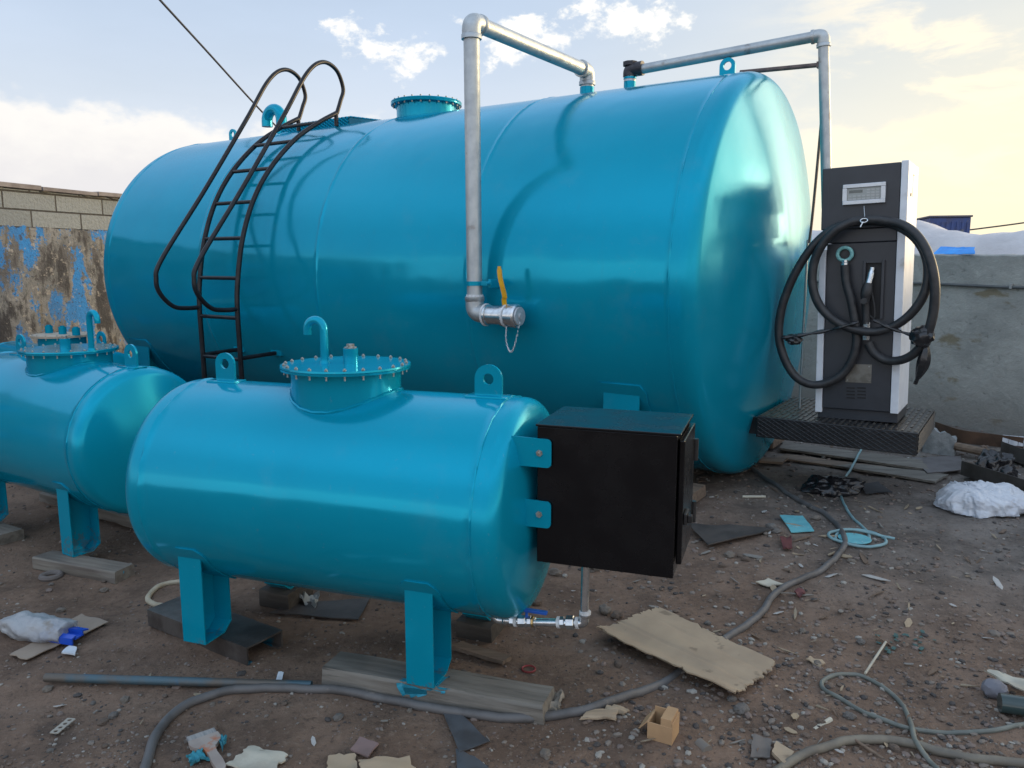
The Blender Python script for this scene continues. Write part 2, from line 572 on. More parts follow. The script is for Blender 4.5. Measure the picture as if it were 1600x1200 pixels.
def shell(R, L, zc, seams, seg=144):
    """the rolled shell with raised weld beads"""
    prof = []
    xs = sorted(seams)
    prof.append((-L, R))
    for x in xs:
        for dx_, h in ((-.035, 0), (-.011, 0), (-.006, .0025), (0, .0038), (.006, .0025), (.011, 0), (.035, 0)):
            q = x + dx_
            if -L < q < 0: prof.append((q, R + h))
    prof.append((0, R))
    mb = MB().lathe(prof, (0, 0, zc), 'X', seg)
    for v in mb.bm.verts:
        d_ = Vector((0, v.co.y, v.co.z - zc))
        if d_.length > R + .001:
            u = d_.normalized()
            k = 1.6 * noise.noise(Vector((u.y * R * 28, u.z * R * 28, v.co.x)))
            v.co += u * (d_.length - R) * k
    return mb


def curved_pad(mb, R, zc, x0, x1, a0, a1, th=0.007, n=14, cut=0.35):
    """a plate rolled on the shell; angles from straight down, chamfered upper corners"""
    G = {}
    for k in range(n + 1):
        a = a0 + (a1 - a0) * k / n
        e = min((a - a0), (a1 - a)) * R
        c_ = max(0.0, 0.035 - e)
        for i, x in enumerate((x0 + c_, x1 - c_)):
            for q, rr in enumerate((R + .0005, R + th)):
                G[k, i, q] = mb.bm.verts.new(Vector((x, math.sin(a) * rr, zc - math.cos(a) * rr)))
    for k in range(n):
        f = mb.bm.faces.new
        f((G[k, 0, 1], G[k, 1, 1], G[k + 1, 1, 1], G[k + 1, 0, 1]))
        f((G[k, 0, 0], G[k + 1, 0, 0], G[k + 1, 1, 0], G[k, 1, 0]))
        for i in (0, 1): f((G[k, i, 0], G[k, i, 1], G[k + 1, i, 1], G[k + 1, i, 0]))
    for k in (0, n): mb.bm.faces.new((G[k, 0, 0], G[k, 1, 0], G[k, 1, 1], G[k, 0, 1]))


def saddle_neck(mb, cx, cy, r, R, zc, ztop, wall=0.008, seg=64):
    """a short upright pipe cut to sit on the shell"""
    bot, top = [], []
    for k in range(seg):
        a = 2 * math.pi * k / seg
        y = cy + r * math.sin(a)
        zb = zc + math.sqrt(max(R * R - y * y, 0)) - .01
        bot.append(mb.bm.verts.new((cx + r * math.cos(a), y, zb)))
        top.append(mb.bm.verts.new((cx + r * math.cos(a), y, ztop)))
    for k in range(seg):
        j = (k + 1) % seg
        mb.bm.faces.new((bot[k], bot[j], top[j], top[k]))
    mb.bm.faces.new(top)
    # weld bead round the foot
    pts = []
    for k in range(seg):
        a = 2 * math.pi * k / seg
        y = cy + (r + .004) * math.sin(a)
        pts.append((cx + (r + .004) * math.cos(a), y, zc + math.sqrt(max(R * R - y * y, 0)) + .002 + .0015 * math.sin(k * 2.1)))
    mb.tube(pts, .0065, 6, closed=True)


def gooseneck(mb, base, z0, z1, hook, r, drop=0.05):
    """vent pipe turned over at the top; hook: signed radius of the bend along X"""
    x, y = base
    pts = [Vector((x, y, z0)), Vector((x, y, z1))]
    for k in range(1, 13):
        a = math.pi * k / 12
        pts.append(Vector((x + hook - hook * math.cos(a), y, z1 + abs(hook) * math.sin(a))))
    pts.append(Vector((x + 2 * hook, y, z1 - drop)))
    mb.tube(pts, r, 16)


# ================================================================== the setting
def smoothcol(t, v): pass


gm = bpy.data.materials.new('dirt')
gm.use_nodes = True
t = NT(gm.node_tree)
b = gm.node_tree.nodes['Principled BSDF']
tc = t.n('ShaderNodeTexCoord').outputs['Object']
gx, gy, _gz = t.xyz(tc)
big = t.noise(tc, 0.55, 5, .6)
mid = t.noise(t.map(tc, loc=(4, 9, 0)), 3.2, 7, .65)
fin = t.noise(t.map(tc, loc=(2, 5, 0)), 38, 6, .7)
brown = t.mix(t.ramp(mid, .35, .68), (0.200, 0.134, 0.096), (0.112, 0.074, 0.053))
grey = t.mix(t.ramp(mid, .35, .65), (0.190, 0.166, 0.147), (0.112, 0.096, 0.085))
# the worked, swept gravel lies to the right and far left, red dirt in front
gfac = t.ramp(t.m('ADD', t.m('ADD', t.m('MULTIPLY', gx, .30), t.m('MULTIPLY', gy, .10)), t.m('MULTIPLY', big, 1.6)), 1.30, 2.20)
cc = t.mix(gfac, brown, grey)
cc = t.mix(t.m('MULTIPLY', t.ramp(big, .52, .66), .55), cc, (0.075, 0.053, 0.041))
cc = t.mix(t.m('MULTIPLY', t.ramp(fin, .54, .72), .45), cc, (0.29, 0.225, 0.175))
cc = t.mix(t.m('MULTIPLY', t.ramp(fin, .46, .32), .55), cc, (0.040, 0.031, 0.027))
vor = t.n('ShaderNodeTexVoronoi'); t.link(tc, vor.inputs['Vector']); vor.inputs['Scale'].default_value = 55
peb = t.ramp(vor.outputs['Distance'], .22, .12)
wet = t.ramp(t.noise(t.map(tc, loc=(3, 1, 0)), .9, 6, .65), .60, .68)
cc = t.mix(t.m('MULTIPLY', wet, .55), cc, (0.055, 0.042, 0.035))
pebm = t.m('MULTIPLY', peb, t.ramp(t.noise(t.map(tc, loc=(8, 8, 0)), 5, 5), .48, .62))
cc = t.mix(t.m('MULTIPLY', pebm, .6), cc, t.mix(vor.outputs['Color'], (0.10, 0.09, 0.08), (0.25, 0.22, 0.19)))
t.put(b.inputs['Base Color'], cc)
b.inputs['Roughness'].default_value = 0.92
b.inputs['Specular IOR Level'].default_value = 0.25
bp = t.n('ShaderNodeBump'); bp.inputs['Strength'].default_value = 1.0; bp.inputs['Distance'].default_value = 0.022
hh = t.m('ADD', t.m('ADD', t.m('MULTIPLY', mid, .6), t.m('MULTIPLY', fin, .55)), t.m('MULTIPLY', pebm, .8))
t.link(hh, bp.inputs['Height']); t.link(bp.outputs[0], b.inputs['Normal'])


def axis_pts(a, b_, step, far):
    mid_ = list(np.arange(a, b_ + 1e-6, step))
    g, d, lo, hi = [], step, a, b_
    L_, H_ = [], []
    while hi < far:
        d *= 1.35; hi += d; H_.append(hi)
        lo -= d; L_.append(lo)
    return L_[::-1] + mid_ + H_


xs = axis_pts(-3.6, 5.6, .03, 600)
ys = axis_pts(2.0, 8.6, .03, 600)
verts = [(x, y, gz(x, y) if -12 < x < 12 and -8 < y < 16 else 0.0) for y in ys for x in xs]
nx = len(xs)
faces = [(j * nx + i, j * nx + i + 1, (j + 1) * nx + i + 1, (j + 1) * nx + i) for j in range(len(ys) - 1) for i in range(nx - 1)]
me = bpy.data.meshes.new('ground')
me.from_pydata(verts, [], faces)
me.shade_smooth()
me.materials.append(gm)
ground = bpy.data.objects.new('ground', me)
COL.objects.link(ground)
tag(ground, kind='structure')

# ---- left wall: two courses of bare block over old painted plaster
WL0, WL1 = Vector((-7.6, 4.02, 0)), Vector((-4.35, 13.4, 0))
WL_LEN = (WL1 - WL0).length
WLA = math.atan2(WL1.y - WL0.y, WL1.x - WL0.x)


def wall_material_left():
    m = bpy.data.materials.new('painted_block_wall')
    m.use_nodes = True
    t = NT(m.node_tree)
    b = m.node_tree.nodes['Principled BSDF']
    tc = t.n('ShaderNodeTexCoord').outputs['Object']
    x, y, z = t.xyz(tc)
    cmb = t.n('ShaderNodeCombineXYZ'); t.link(x, cmb.inputs[0]); t.link(z, cmb.inputs[1])
    uv = cmb.outputs[0]
    br = t.n('ShaderNodeTexBrick')
    t.link(t.map(uv, loc=(0.13, 0.045, 0)), br.inputs['Vector'])
    br.inputs['Scale'].default_value = 1.0
    br.inputs['Brick Width'].default_value = 0.70
    br.inputs['Row Height'].default_value = 0.205
    br.inputs['Mortar Size'].default_value = 0.011
    br.inputs['Mortar Smooth'].default_value = 0.3
    br.inputs['Color1'].default_value = (0.25, 0.27, 0.275, 1)
    br.inputs['Color2'].default_value = (0.21, 0.23, 0.235, 1)
    br.inputs['Mortar'].default_value = (0.045, 0.04, 0.036, 1)
    n1 = t.noise(uv, 30, 6)
    block = t.mix(t.m('MULTIPLY', t.ramp(n1, .4, .7), .35), br.outputs[0], (0.15, 0.15, 0.14))
    n2 = t.noise(t.map(uv, (1, .8, 1)), 2.4, 8, .65)
    n3 = t.noise(t.map(uv, (1.6, .5, 1), loc=(3.1, 2.0, 0)), 1.9, 8, .62)
    n4 = t.noise(t.map(uv, (2.6, .45, 1), loc=(9.2, 4.7, 0)), 1.5, 8, .6)
    n5 = t.noise(t.map(uv, loc=(2, 6, 0)), 24, 6, .7)
    plast = t.mix(t.ramp(n2, .36, .66), (0.245, 0.24, 0.23), (0.15, 0.152, 0.15))
    plast = t.mix(t.m('MULTIPLY', t.ramp(n4, .56, .66), .8), plast, (0.12, 0.088, 0.042))          # oil-coloured runs
    plast = t.mix(t.m('MULTIPLY', t.ramp(n3, .49, .42), .92), plast, (0.035, 0.033, 0.036))  # black soot
    plast = t.mix(t.m('MULTIPLY', t.ramp(t.noise(t.map(uv, (1.2, .8, 1), loc=(6, 2, 0)), 1.7, 7, .6), .50, .60), .7), plast, (0.075, 0.07, 0.07))
    bl = t.ramp(t.m('ADD', n3, t.m('MULTIPLY', t.m('SUBTRACT', n5, .5), .28)), .525, .555)
    plast = t.mix(bl, plast, t.mix(t.ramp(n2, .4, .7), (0.03, 0.21, 0.52), (0.045, 0.15, 0.34)))
    n6 = t.noise(t.map(uv, loc=(4, 1, 0)), 7, 8, .75)
    plast = t.mix(t.m('MULTIPLY', t.ramp(n6, .57, .63), .8), plast, (0.055, 0.05, 0.05))
    plast = t.mix(t.m('MULTIPLY', t.ramp(n6, .43, .39), .7), plast, (0.36, 0.33, 0.29))
    plast = t.mix(t.m('MULTIPLY', t.ramp(n5, .57, .64), .85), plast, (0.045, 0.04, 0.04))
    upper = t.ramp(t.m('ADD', z, t.m('MULTIPLY', t.m('SUBTRACT', t.noise(uv, 9, 5), .5), .10)), 2.005, 2.02)
    c = t.mix(upper, plast, block)
    t.put(b.inputs['Base Color'], c)
    b.inputs['Roughness'].default_value = .9
    bp = t.n('ShaderNodeBump'); bp.inputs['Strength'].default_value = 1.0; bp.inputs['Distance'].default_value = .05
    h = t.m('ADD', t.m('MULTIPLY', n1, .25), t.m('ADD', t.m('MULTIPLY', n5, .3), t.m('MULTIPLY', t.m('MULTIPLY', br.outputs['Fac'], upper), -1.0)))
    t.link(h, bp.inputs['Height']); t.link(bp.outputs[0], b.inputs['Normal'])
    return m


def fr_wall(p, a): return Frame(p.x, p.y, 0, a)


wl = empty('block_wall', fr_wall(WL0, WLA), 'tall block wall with peeling blue paint and two bare grey courses on top', 'wall')
mb = MB()
# plaster face stands a little proud of the block above, top edge ragged
mb.box(0, WL_LEN, .0, .2, -.15, 2.44)
mb.build('masonry', wall_material_left(), wl, smooth=False)
mb = MB()
rnd = random.Random(4)
x = 0.0
while x < WL_LEN - .05:
    l_ = min(rnd.uniform(.5, 1.1), WL_LEN - x)
    z0 = 2.447 + rnd.uniform(-.004, .004)
    M = Matrix.Translation((x, 0, z0)) @ Matrix.Rotation(rnd.uniform(-.012, .012), 4, 'Y')
    mb.box(0, l_ - .004, -.05 + rnd.uniform(-.015, .01), .24, 0, .045 + rnd.uniform(0, .012), .006, M)
    x += l_
mb.build('coping', mat('coping_slate', (0.23, 0.205, 0.20), .85, 0, (0.15, 0.13, 0.128), 5, bump=.6, bscale=20), wl, smooth=False)
mb = MB()
for k in range(60):
    xx = rnd.uniform(0, WL_LEN)
    mb.blob((xx, .04 + rnd.uniform(-.03, .04), 2.44), (rnd.uniform(.05, .16), .05, .016), 2, .35, 3, k)
mb.build('bedding_mortar', mat('rough_mortar', (0.24, 0.22, 0.19), .95, 0, (0.16, 0.145, 0.125), 14, bump=.8, bscale=40), wl)

# ---- right wall: rendered grey, low
WR0, WR1 = Vector((1.00, 11.95, 0)), Vector((7.9, 2.83, 0))
WR_LEN = (WR1 - WR0).length
WRA = math.atan2(WR1.y - WR0.y, WR1.x - WR0.x)
WRF = fr_wall(WR0, WRA)


def wall_material_right():
    m = bpy.data.materials.new('grey_render_wall')
    m.use_nodes = True
    t = NT(m.node_tree)
    b = m.node_tree.nodes['Principled BSDF']
    tc = t.n('ShaderNodeTexCoord').outputs['Object']
    x, y, z = t.xyz(tc)
    n1 = t.noise(tc, 2.2, 8, .65)
    n2 = t.noise(t.map(tc, loc=(5, 1, 2)), 9, 7, .7)
    n3 = t.noise(t.map(tc, (1, 1, 2.2), loc=(1.9, 3, 6.3)), 2.0, 6, .6)
    c = t.mix(t.ramp(n1, .32, .68), (0.37, 0.365, 0.335), (0.255, 0.255, 0.235))
    c = t.mix(t.m('MULTIPLY', t.ramp(n2, .56, .72), .6), c, (0.45, 0.44, 0.40))
    c = t.mix(t.m('MULTIPLY', t.ramp(n2, .42, .30), .7), c, (0.13, 0.125, 0.115))
    c = t.mix(t.m('MULTIPLY', t.ramp(n3, .60, .68), .7), c, (0.17, 0.125, 0.055))
    c = t.mix(t.ramp(t.noise(t.map(tc, loc=(3.35, 8, 1.1)), 3.2, 3), .735, .75), c, (0.05, 0.20, 0.42))
    c = t.mix(t.m('MULTIPLY', t.ramp(t.m('ADD', z, t.m('MULTIPLY', n1, .5)), .75, .35), .6), c, (0.17, 0.155, 0.14))
    t.put(b.inputs['Base Color'], c)
    b.inputs['Roughness'].default_value = .9
    bp = t.n('ShaderNodeBump'); bp.inputs['Strength'].default_value = .9; bp.inputs['Distance'].default_value = .02
    t.link(t.m('ADD', t.m('MULTIPLY', n1, .5), n2), bp.inputs['Height']); t.link(bp.outputs[0], b.inputs['Normal'])
    return m


wr = empty('rendered_wall', WRF, 'low grey cement rendered wall behind the fuel dispenser', 'wall')
mb = MB()
n_ = 120
rows = []
for i in range(n_ + 1):
    x = WR_LEN * i / n_
    zt = 1.675 + .012 * noise.noise(Vector((x * 1.3, 0, 4))) + .014 * noise.noise(Vector((x * 7, 2, 0)))
    rows.append([mb.bm.verts.new(p) for p in ((x, 0, -.15), (x, 0, zt - .012), (x, .015, zt), (x, .2, zt + .004), (x, .2, -.15))])
for a, b_ in zip(rows, rows[1:]):
    for k in range(4): mb.bm.faces.new((a[k], b_[k], b_[k + 1], a[k + 1]))
mb.bm.faces.new(rows[0][::-1]); mb.bm.faces.new(rows[-1])
mb.build('masonry', wall_material_right(), wr, smooth=False)
mb = MB()
cab = [(x, -.022, 1.385 + .012 * math.sin(x * 1.7) + .008 * noise.noise(Vector((x * 2, 1, 1)))) for x in np.linspace(3.2, WR_LEN, 60)]
mb.tube(cab, .014, 8)
mb.build('conduit', mat('grey_conduit', (0.10, 0.105, 0.105), .6), wr)
for x in (4.9, 5.9, 6.9, 7.9): MB().box(x, x + .02, -.043, 0, 1.36, 1.41, .003).build('conduit_clip', mat('clip_grey', (0.30, 0.30, 0.29), .6), wr, smooth=False)

# ================================================================== the big storage tank
BF = Frame(1.7296, 5.9159, 0, -0.58368)
BR, BZ, BL = 1.446, 1.474, 6.0
big_t = empty('storage_tank', BF, 'huge teal horizontal storage tank with a black ladder and galvanised pipework', 'storage tank')
shell(BR, BL, BZ, (-.004, -1.5, -3.0, -4.5, -BL + .004), 192).build('shell', PAINT, big_t, ang=60)
HEADB = teal('teal_paint_spun', BZ)
hp = head_profile(BR, 4.8, .12, .045)
MB().lathe(hp, (0, 0, BZ), 'X', 192).build('dished_end', HEADB, big_t, ang=60)
MB().lathe([(-a, r) for a, r in hp], (-BL, 0, BZ), 'X', 192).build('dished_end', HEADB, big_t, ang=60)
# lifting lugs
for x, w_, h in ((-.19, .115, .135), (-5.81, .115, .135)):
    mb = MB(); add_lug(mb, x, BZ + BR - .004, w_, h + .02, .03, .02); mb.build('lifting_lug', PAINT, big_t)
# manway
MX = -3.02
mb = MB(); saddle_neck(mb, MX, 0, .275, BR, BZ, 3.035); nk = mb.build('manway', PAINT, big_t)
mb = MB(); mb.lathe([(0, .325), (.012, .328), (.013, .328), (.014, .325), (.026, .328), (.032, .325), (.034, 0)], (MX, 0, 3.025), 'Z', 72); mb.build('manway_lid', PAINT, nk)
def copies(name, mb, m, parent, spots, smooth=False):
    """the same small piece at many places, each an object of its own"""
    me = mb.mesh(name, smooth); me.materials.append(m)
    for p_ in spots:
        o = bpy.data.objects.new(name, me); COL.objects.link(o); o.parent = parent; o.location = p_


copies('bolt', MB().lathe([(0, .008), (.062, .008), (.063, 0)], (0, 0, 0), 'Z', 6), BOLT, nk,
       [(MX + .304 * math.cos(2 * math.pi * k / 24), .304 * math.sin(2 * math.pi * k / 24), 3.01) for k in range(24)])
MB().lathe([(0, .05), (.035, .05), (.037, .0)], (MX + .02, -.05, 3.06), 'Z', 20).build('lid_boss', BOLT, nk)
# gooseneck vent
mb = MB(); gooseneck(mb, (-5.06, .05), BZ + BR - .03, 3.11, -.115, .058, .055); mb.build('vent_pipe', PAINT, big_t)
# expanded-metal walkway on the crown
mb = MB()
x0, x1, y0, y1, z0, z1 = -4.66, -3.72, -.30, .36, 2.84, 2.955
mb.box(x0, x1, y0, y1, z0, z1 - .004)
mb.prism([(x1, y0 + .002, z0), (x1, y0 + .002, z1 - .005), (x1 + .48, y0 + .05, z0 + .03), (x1 + .48, y0 + .05, z0)], (0, y1 - y0 - .05, 0))
wk = mb.build('walkway', mat('teal_dark', (0.003, 0.17, 0.25), .5), big_t, smooth=False)
mb = MB()
p = .055
def lattice(mb, o, u, v, lu, lv, p, q, r, sides=4):
    """expanded metal: two families of thin diagonal strands over a panel"""
    o, u, v = Vector(o), Vector(u).normalized(), Vector(v).normalized()
    for sgn in (1, -1):
        k = -lv * p / q
        while k < lu + lv * p / q:
            a0, b0, a1, b1 = k, 0.0, k + sgn * lv * p / q, lv
            # clip to 0..lu
            def clip(a, b, c, d):
                if a == c: return None
                t0, t1 = 0.0, 1.0
                for lim, s_ in ((0.0, 1), (lu, -1)):
                    fa, fc = (a - lim) * s_, (c - lim) * s_
                    if fa < 0 and fc < 0: return None
                    if fa < 0: t0 = max(t0, fa / (fa - fc))
                    elif fc < 0: t1 = min(t1, fa / (fa - fc))
                if t0 >= t1: return None
                return a + (c - a) * t0, b + (d - b) * t0, a + (c - a) * t1, b + (d - b) * t1
            cl = clip(a0, b0, a1, b1)
            if cl and abs(cl[0] - cl[2]) > 1e-3: mb.tube([o + u * cl[0] + v * cl[1], o + u * cl[2] + v * cl[3]], r, sides, cap=False)
            k += p
lattice(mb, (x0, y0 - .004, z0), (1, 0, 0), (0, 0, 1), x1 - x0, z1 - z0, .05, .03, .0085)
lattice(mb, (x0, y0, z1), (1, 0, 0), (0, 1, 0), x1 - x0, y1 - y0, .05, .03, .0085)
lattice(mb, (x1 + .005, y0 + .01, z1 + .003), (.48, .048, -.085), (0, 1, 0), .48, .6, .05, .03, .0085)
mb.build('mesh_tread', PAINT, wk, smooth=False)

# ladder
lad = MB()
ST = [(-1.65, .36), (-1.652, .62), (-1.657, .95), (-1.66, 1.23), (-1.64, 1.46), (-1.57, 1.80), (-1.44, 2.12), (-1.245, 2.40), (-.96, 2.67), (-.67, 2.855), (-.46, 2.965)]
RL = [(-1.66, 1.215), (-1.78, 1.213), (-1.91, 1.235), (-2.02, 1.34), (-2.05, 1.46), (-1.985, 1.63), (-1.545, 2.21), (-1.07, 2.865), (-.80, 3.25), (-.61, 3.385), (-.44, 3.35), (-.36, 3.20), (-.40, 3.08), (-.45, 2.965)]
SX = (-4.23, -3.72)
dense = spline([(0, y, z) for y, z in ST], 10)
def stile_y(z): return min(dense, key=lambda p_: abs(p_.z - z)).y
ladder = MB().tube([(SX[0], stile_y(.79), .79), (SX[1], stile_y(.79), .79)], .0165, 10).build('ladder', LADDERBLACK, big_t)
for x in SX: MB().tube([(x, -.46, 2.965), (x, -.46, 2.85)], .02, 12).build('foot', LADDERBLACK, ladder)
for x in SX:
    MB().tube(spline([(x, y, z) for y, z in ST], 8), .021, 12).build('stile', LADDERBLACK, ladder)
    MB().tube(spline([(x, y, z) for y, z in RL], 8), .019, 12).build('handrail', LADDERBLACK, ladder)
for z in (.47, 1.14, 1.47, 1.80, 2.105, 2.395, 2.65, 2.852):
    y = stile_y(z)
    MB().tube([(SX[0], y, z), (SX[1], y, z)], .0165, 10).build('rung', LADDERBLACK, ladder)
for x in SX:
    MB().tube([(x, -1.655, .80), (x + .02, -1.26, .815)], .018, 10).build('standoff', LADDERBLACK, ladder)
for x in SX: MB().box(x - .05, x + .09, -1.30, -1.262, .79, .855, .005).build('standoff_pad', PAINT, big_t, smooth=False)


# filling pipe: over the crown and down the front
def pipe_run(pts, r, elbow, m, parent, name, collar=1.18, bend=None, cm=None):
    """a screwed pipe: straight lengths with thicker elbows"""
    pts = [Vector(p_) for p_ in pts]
    pl_ = MB().tube(fillet(pts, elbow, 8), r, 20)
    o = pl_.build(name, m, parent, ang=50)
    for i in range(1, len(pts) - 1):
        a, b_, c_ = pts[i - 1], pts[i], pts[i + 1]
        u, v = (a - b_).normalized(), (c_ - b_).normalized()
        L_ = r * 2.1
        e = MB().tube(fillet([b_ + u * L_, b_, b_ + v * L_], elbow, 8), r * collar, 20)
        for d in (u, v):
            e.lathe([(-.03 * r / .05, r * collar), (-.026 * r / .05, r * collar * 1.08), (0, r * collar * 1.08), (.002, r)], b_ + d * L_, d, 24)
        e.build('elbow', cm or m, o, ang=50)
    return o


fp = pipe_run([(-1.345, 0, 2.94), (-1.345, 0, 3.125), (-1.352, -1.566, 3.13), (-1.34, -1.566, 1.262), (-1.12, -1.566, 1.25)], .052, .075, GALV, big_t, 'filling_pipe')
MB().lathe([(0, .058), (.10, .058), (.101, .05)], (-1.345, 0, 2.90), 'Z', 24).build('filling_socket', PAINT, big_t)
mb = MB(); mb.lathe([(0, .055), (.012, .06), (.05, .058), (.052, 0)], (-1.34, -1.566, 1.335), 'Z', 24)
mb.build('thread_tape', PTFE, fp)
vv = MB()
vv.lathe([(0, .055), (.006, .072), (.022, .072), (.026, .062), (.135, .064), (.138, .074), (.16, .076), (.164, .068), (.20, .069), (.205, .078), (.245, .079), (.255, .07), (.256, 0)], (-1.245, -1.566, 1.252), 'X', 28)
valve = vv.build('coupling_valve', GALV2, fp)
for xx in (-1.247, -1.085): MB().lathe([(-.006, .067), (-.004, .076), (.008, .076), (.01, .067)], (xx, -1.566, 1.252), 'X', 24).build('thread_tape', PTFE, fp)
mb = MB()
mb.lathe([(0, .056), (.004, .06), (.016, .06), (.018, .02), (.026, .02), (.027, 0)], (-.99, -1.566, 1.252), 'X', 28)
mb.build('dust_cap', mat('cast_aluminium', (0.5, 0.52, 0.54), .5, .5, (.42, .44, .46), 30, bump=.2, bscale=60, bdist=.003), valve)
mb = MB()
hp_ = [(-1.09, -1.575, 1.315), (-1.085, -1.59, 1.36), (-1.075, -1.60, 1.385), (-1.10, -1.612, 1.50), (-1.108, -1.612, 1.575)]
hs = spline(hp_, 6)
L_ = []
for i, p_ in enumerate(hs):
    wd = .016 if i < len(hs) - 2 else .010
    L_.append([mb.bm.verts.new(p_ + Vector((sx * wd, sy * .005, 0))) for sx, sy in ((-1, -1), (1, -1), (1, 1), (-1, 1))])
for a, b_ in zip(L_, L_[1:]):
    for k in range(4): mb.bm.faces.new((a[k], a[(k + 1) % 4], b_[(k + 1) % 4], b_[k]))
mb.bm.faces.new(L_[0][::-1]); mb.bm.faces.new(L_[-1])
mb.build('valve_handle', YELLOW, valve)
mb = MB()
ch = spline([(-1.06, -1.60, 1.18), (-1.05, -1.62, 1.10), (-1.025, -1.625, 1.035), (-1.0, -1.62, 1.03), (-.985, -1.60, 1.10), (-.968, -1.575, 1.235)], 10)
for i in range(0, len(ch) - 1, 2):
    c_, d = (ch[i] + ch[i + 1]) / 2, (ch[i + 1] - ch[i]).normalized()
    sd = d.cross(Vector((0, 1, 0) if (i // 2) % 2 else (1, .3, 0))).normalized()
    mb.tube([c_ + d * .011 * math.cos(q) + sd * .005 * math.sin(q) for q in np.linspace(0, 2 * math.pi, 10, endpoint=False)], .0014, 5, closed=True)
mb.build('cap_chain', GALV2, valve)
mb = MB()
mb.lathe([(0, .053), (.0, .058), (.03, .058), (.03, .053)], (-1.343, -1.566, 1.445), 'Z', 24)
mb.box(-1.29, -1.20, -1.575, -1.555, 1.445, 1.475, .003)
mb.box(-1.235, -1.215, -1.56, -1.43, 1.43, 1.49, .004)
mb.lathe([(-.02, .009), (.02, .009)], (-1.215, -1.59, 1.46), 'Y', 6)
mb.build('pipe_clamp', PAINT, big_t, smooth=False)

# delivery pipe to the dispenser
dp = pipe_run([(-.968, 0, 2.94), (-.968, 0, 3.075), (.463, .02, 3.135), (.545, .06, 1.98)], .037, .055, GALV, big_t, 'delivery_pipe')
MB().lathe([(0, .047), (.125, .047), (.126, .05), (.14, .05), (.141, .03)], (-.968, 0, 2.89), 'Z', 24).build('delivery_socket', PAINT, big_t)
mb = MB().tube(fillet([(-.968, 0, 3.035), (-.968, 0, 3.083), (-.86, .002, 3.086)], .05, 8), .054, 20)
mb.lathe([(0, .058), (.03, .058), (.032, .0)], (-.968, 0, 3.115), 'Z', 8)
mb.build('delivery_elbow', mat('black_iron', (0.03, 0.028, 0.034), .5, .3, (.05, .045, .05), 30), big_t)
mb = MB(); mb.tube([(-.1, .01, 2.96), (.475, .035, 2.945)], .016, 10); mb.box(.43, .46, .01, .06, 2.925, 2.965)
mb.build('pipe_brace', mat('primer_brown', (0.14, 0.10, 0.09), .6, 0, (.08, .06, .06), 18), big_t)
mb = MB()
a = [BF.plane(1289, 108, 1, .09), BF.plane(1284, 180, 1, .09), BF.plane(1275, 280, 1, .08), BF.plane(1268, 350, 1, .06), BF.plane(1264, 380, 1, .05)]
mb.tube(spline(a, 6), .010, 8)
mb.build('return_tube', mat('primer_brown2', (0.17, 0.12, 0.10), .55, 0, (.10, .075, .07), 18), big_t)
mb = MB()
mb.tube([BF.plane(1262, 375, 1, .05), BF.plane(1249, 648, 1, -.05)], .009, 8)
mb.box(.49, .55, .02, .08, 1.74, 1.77)
mb.build('drain_tube', GALV, big_t)

# saddle legs of the big tank
def big_leg(x, s_):
    mb = MB()
    y0_, y1_ = s_ * 1.262, s_ * .80
    mb.box(x - .13, x + .13, min(y0_, y0_ - s_ * .012), max(y0_, y0_ - s_ * .012), .10, .785, .003)
    mb.box(x - .13, x + .13, min(y1_, y1_ + s_ * .012), max(y1_, y1_ + s_ * .012), .10, .30, .003)
    mb.box(x - .13, x + .13, min(y0_ - s_ * .014, y1_ + s_ * .014), max(y0_ - s_ * .014, y1_ + s_ * .014), .10, .114)
    zz = lambda y: BZ - math.sqrt(BR * BR - y * y) + .01
    yy = [y0_ - s_ * .016 + (y1_ - y0_ + s_ * .032) * k / 8 for k in range(9)]
    mb.prism([(x, y, .115) for y in (yy[0], yy[-1])] + [(x, y, zz(y)) for y in yy[::-1]], (.012, 0, 0))
    o = mb.build('leg', PAINT, big_t, smooth=False)
    mb = MB()
    a_ = math.asin(min(1.25 / BR, 1)); b_ = math.asin(.74 / BR)
    curved_pad(mb, BR, BZ, x - .18, x + .18, s_ * b_ if s_ > 0 else -(a_ + .06), (a_ + .06) if s_ > 0 else -b_, .01)
    mb.build('leg_pad', PAINT, o, ang=60)
for x in (-.385, -5.82):
    for s_ in (-1, 1): big_leg(x, s_)

# step platform for the dispenser, welded to the end
PX0, PX1, PY0, PY1, PZ0, PZ1 = .285, 1.285, -.50, .45, .405, .55
DIAM = bpy.data.materials.new('chequer_black')
DIAM.use_nodes = True
t = NT(DIAM.node_tree)
b = DIAM.node_tree.nodes['Principled BSDF']
tc = t.n('ShaderNodeTexCoord').outputs['Object']
t.put(b.inputs['Base Color'], t.mix(t.ramp(t.noise(tc, 14, 6), .42, .68), (0.020, 0.020, 0.022), (0.055, 0.048, 0.044)))
b.inputs['Roughness'].default_value = .38
x_, y_, z_ = t.xyz(tc)
q1 = t.m('SINE', t.m('MULTIPLY', t.m('ADD', x_, t.m('MULTIPLY', t.m('ADD', z_, y_), 2.0)), 95.0))
q2 = t.m('SINE', t.m('MULTIPLY', t.m('SUBTRACT', x_, t.m('MULTIPLY', t.m('ADD', z_, y_), 2.0)), 95.0))
hgt = t.m('MAXIMUM', t.ramp(q1, .55, .95), t.ramp(q2, .55, .95))
bp = t.n('ShaderNodeBump'); bp.inputs['Strength'].default_value = .5; bp.inputs['Distance'].default_value = .003
t.link(hgt, bp.inputs['Height']); t.link(bp.outputs[0], b.inputs['Normal'])
mb = MB()
mb.box(PX0, PX1, PY0, PY1, PZ0, PZ1, .004)
plat = mb.build('platform', BLACKPAINT, big_t, smooth=False)
mb = MB()
n_ = 27
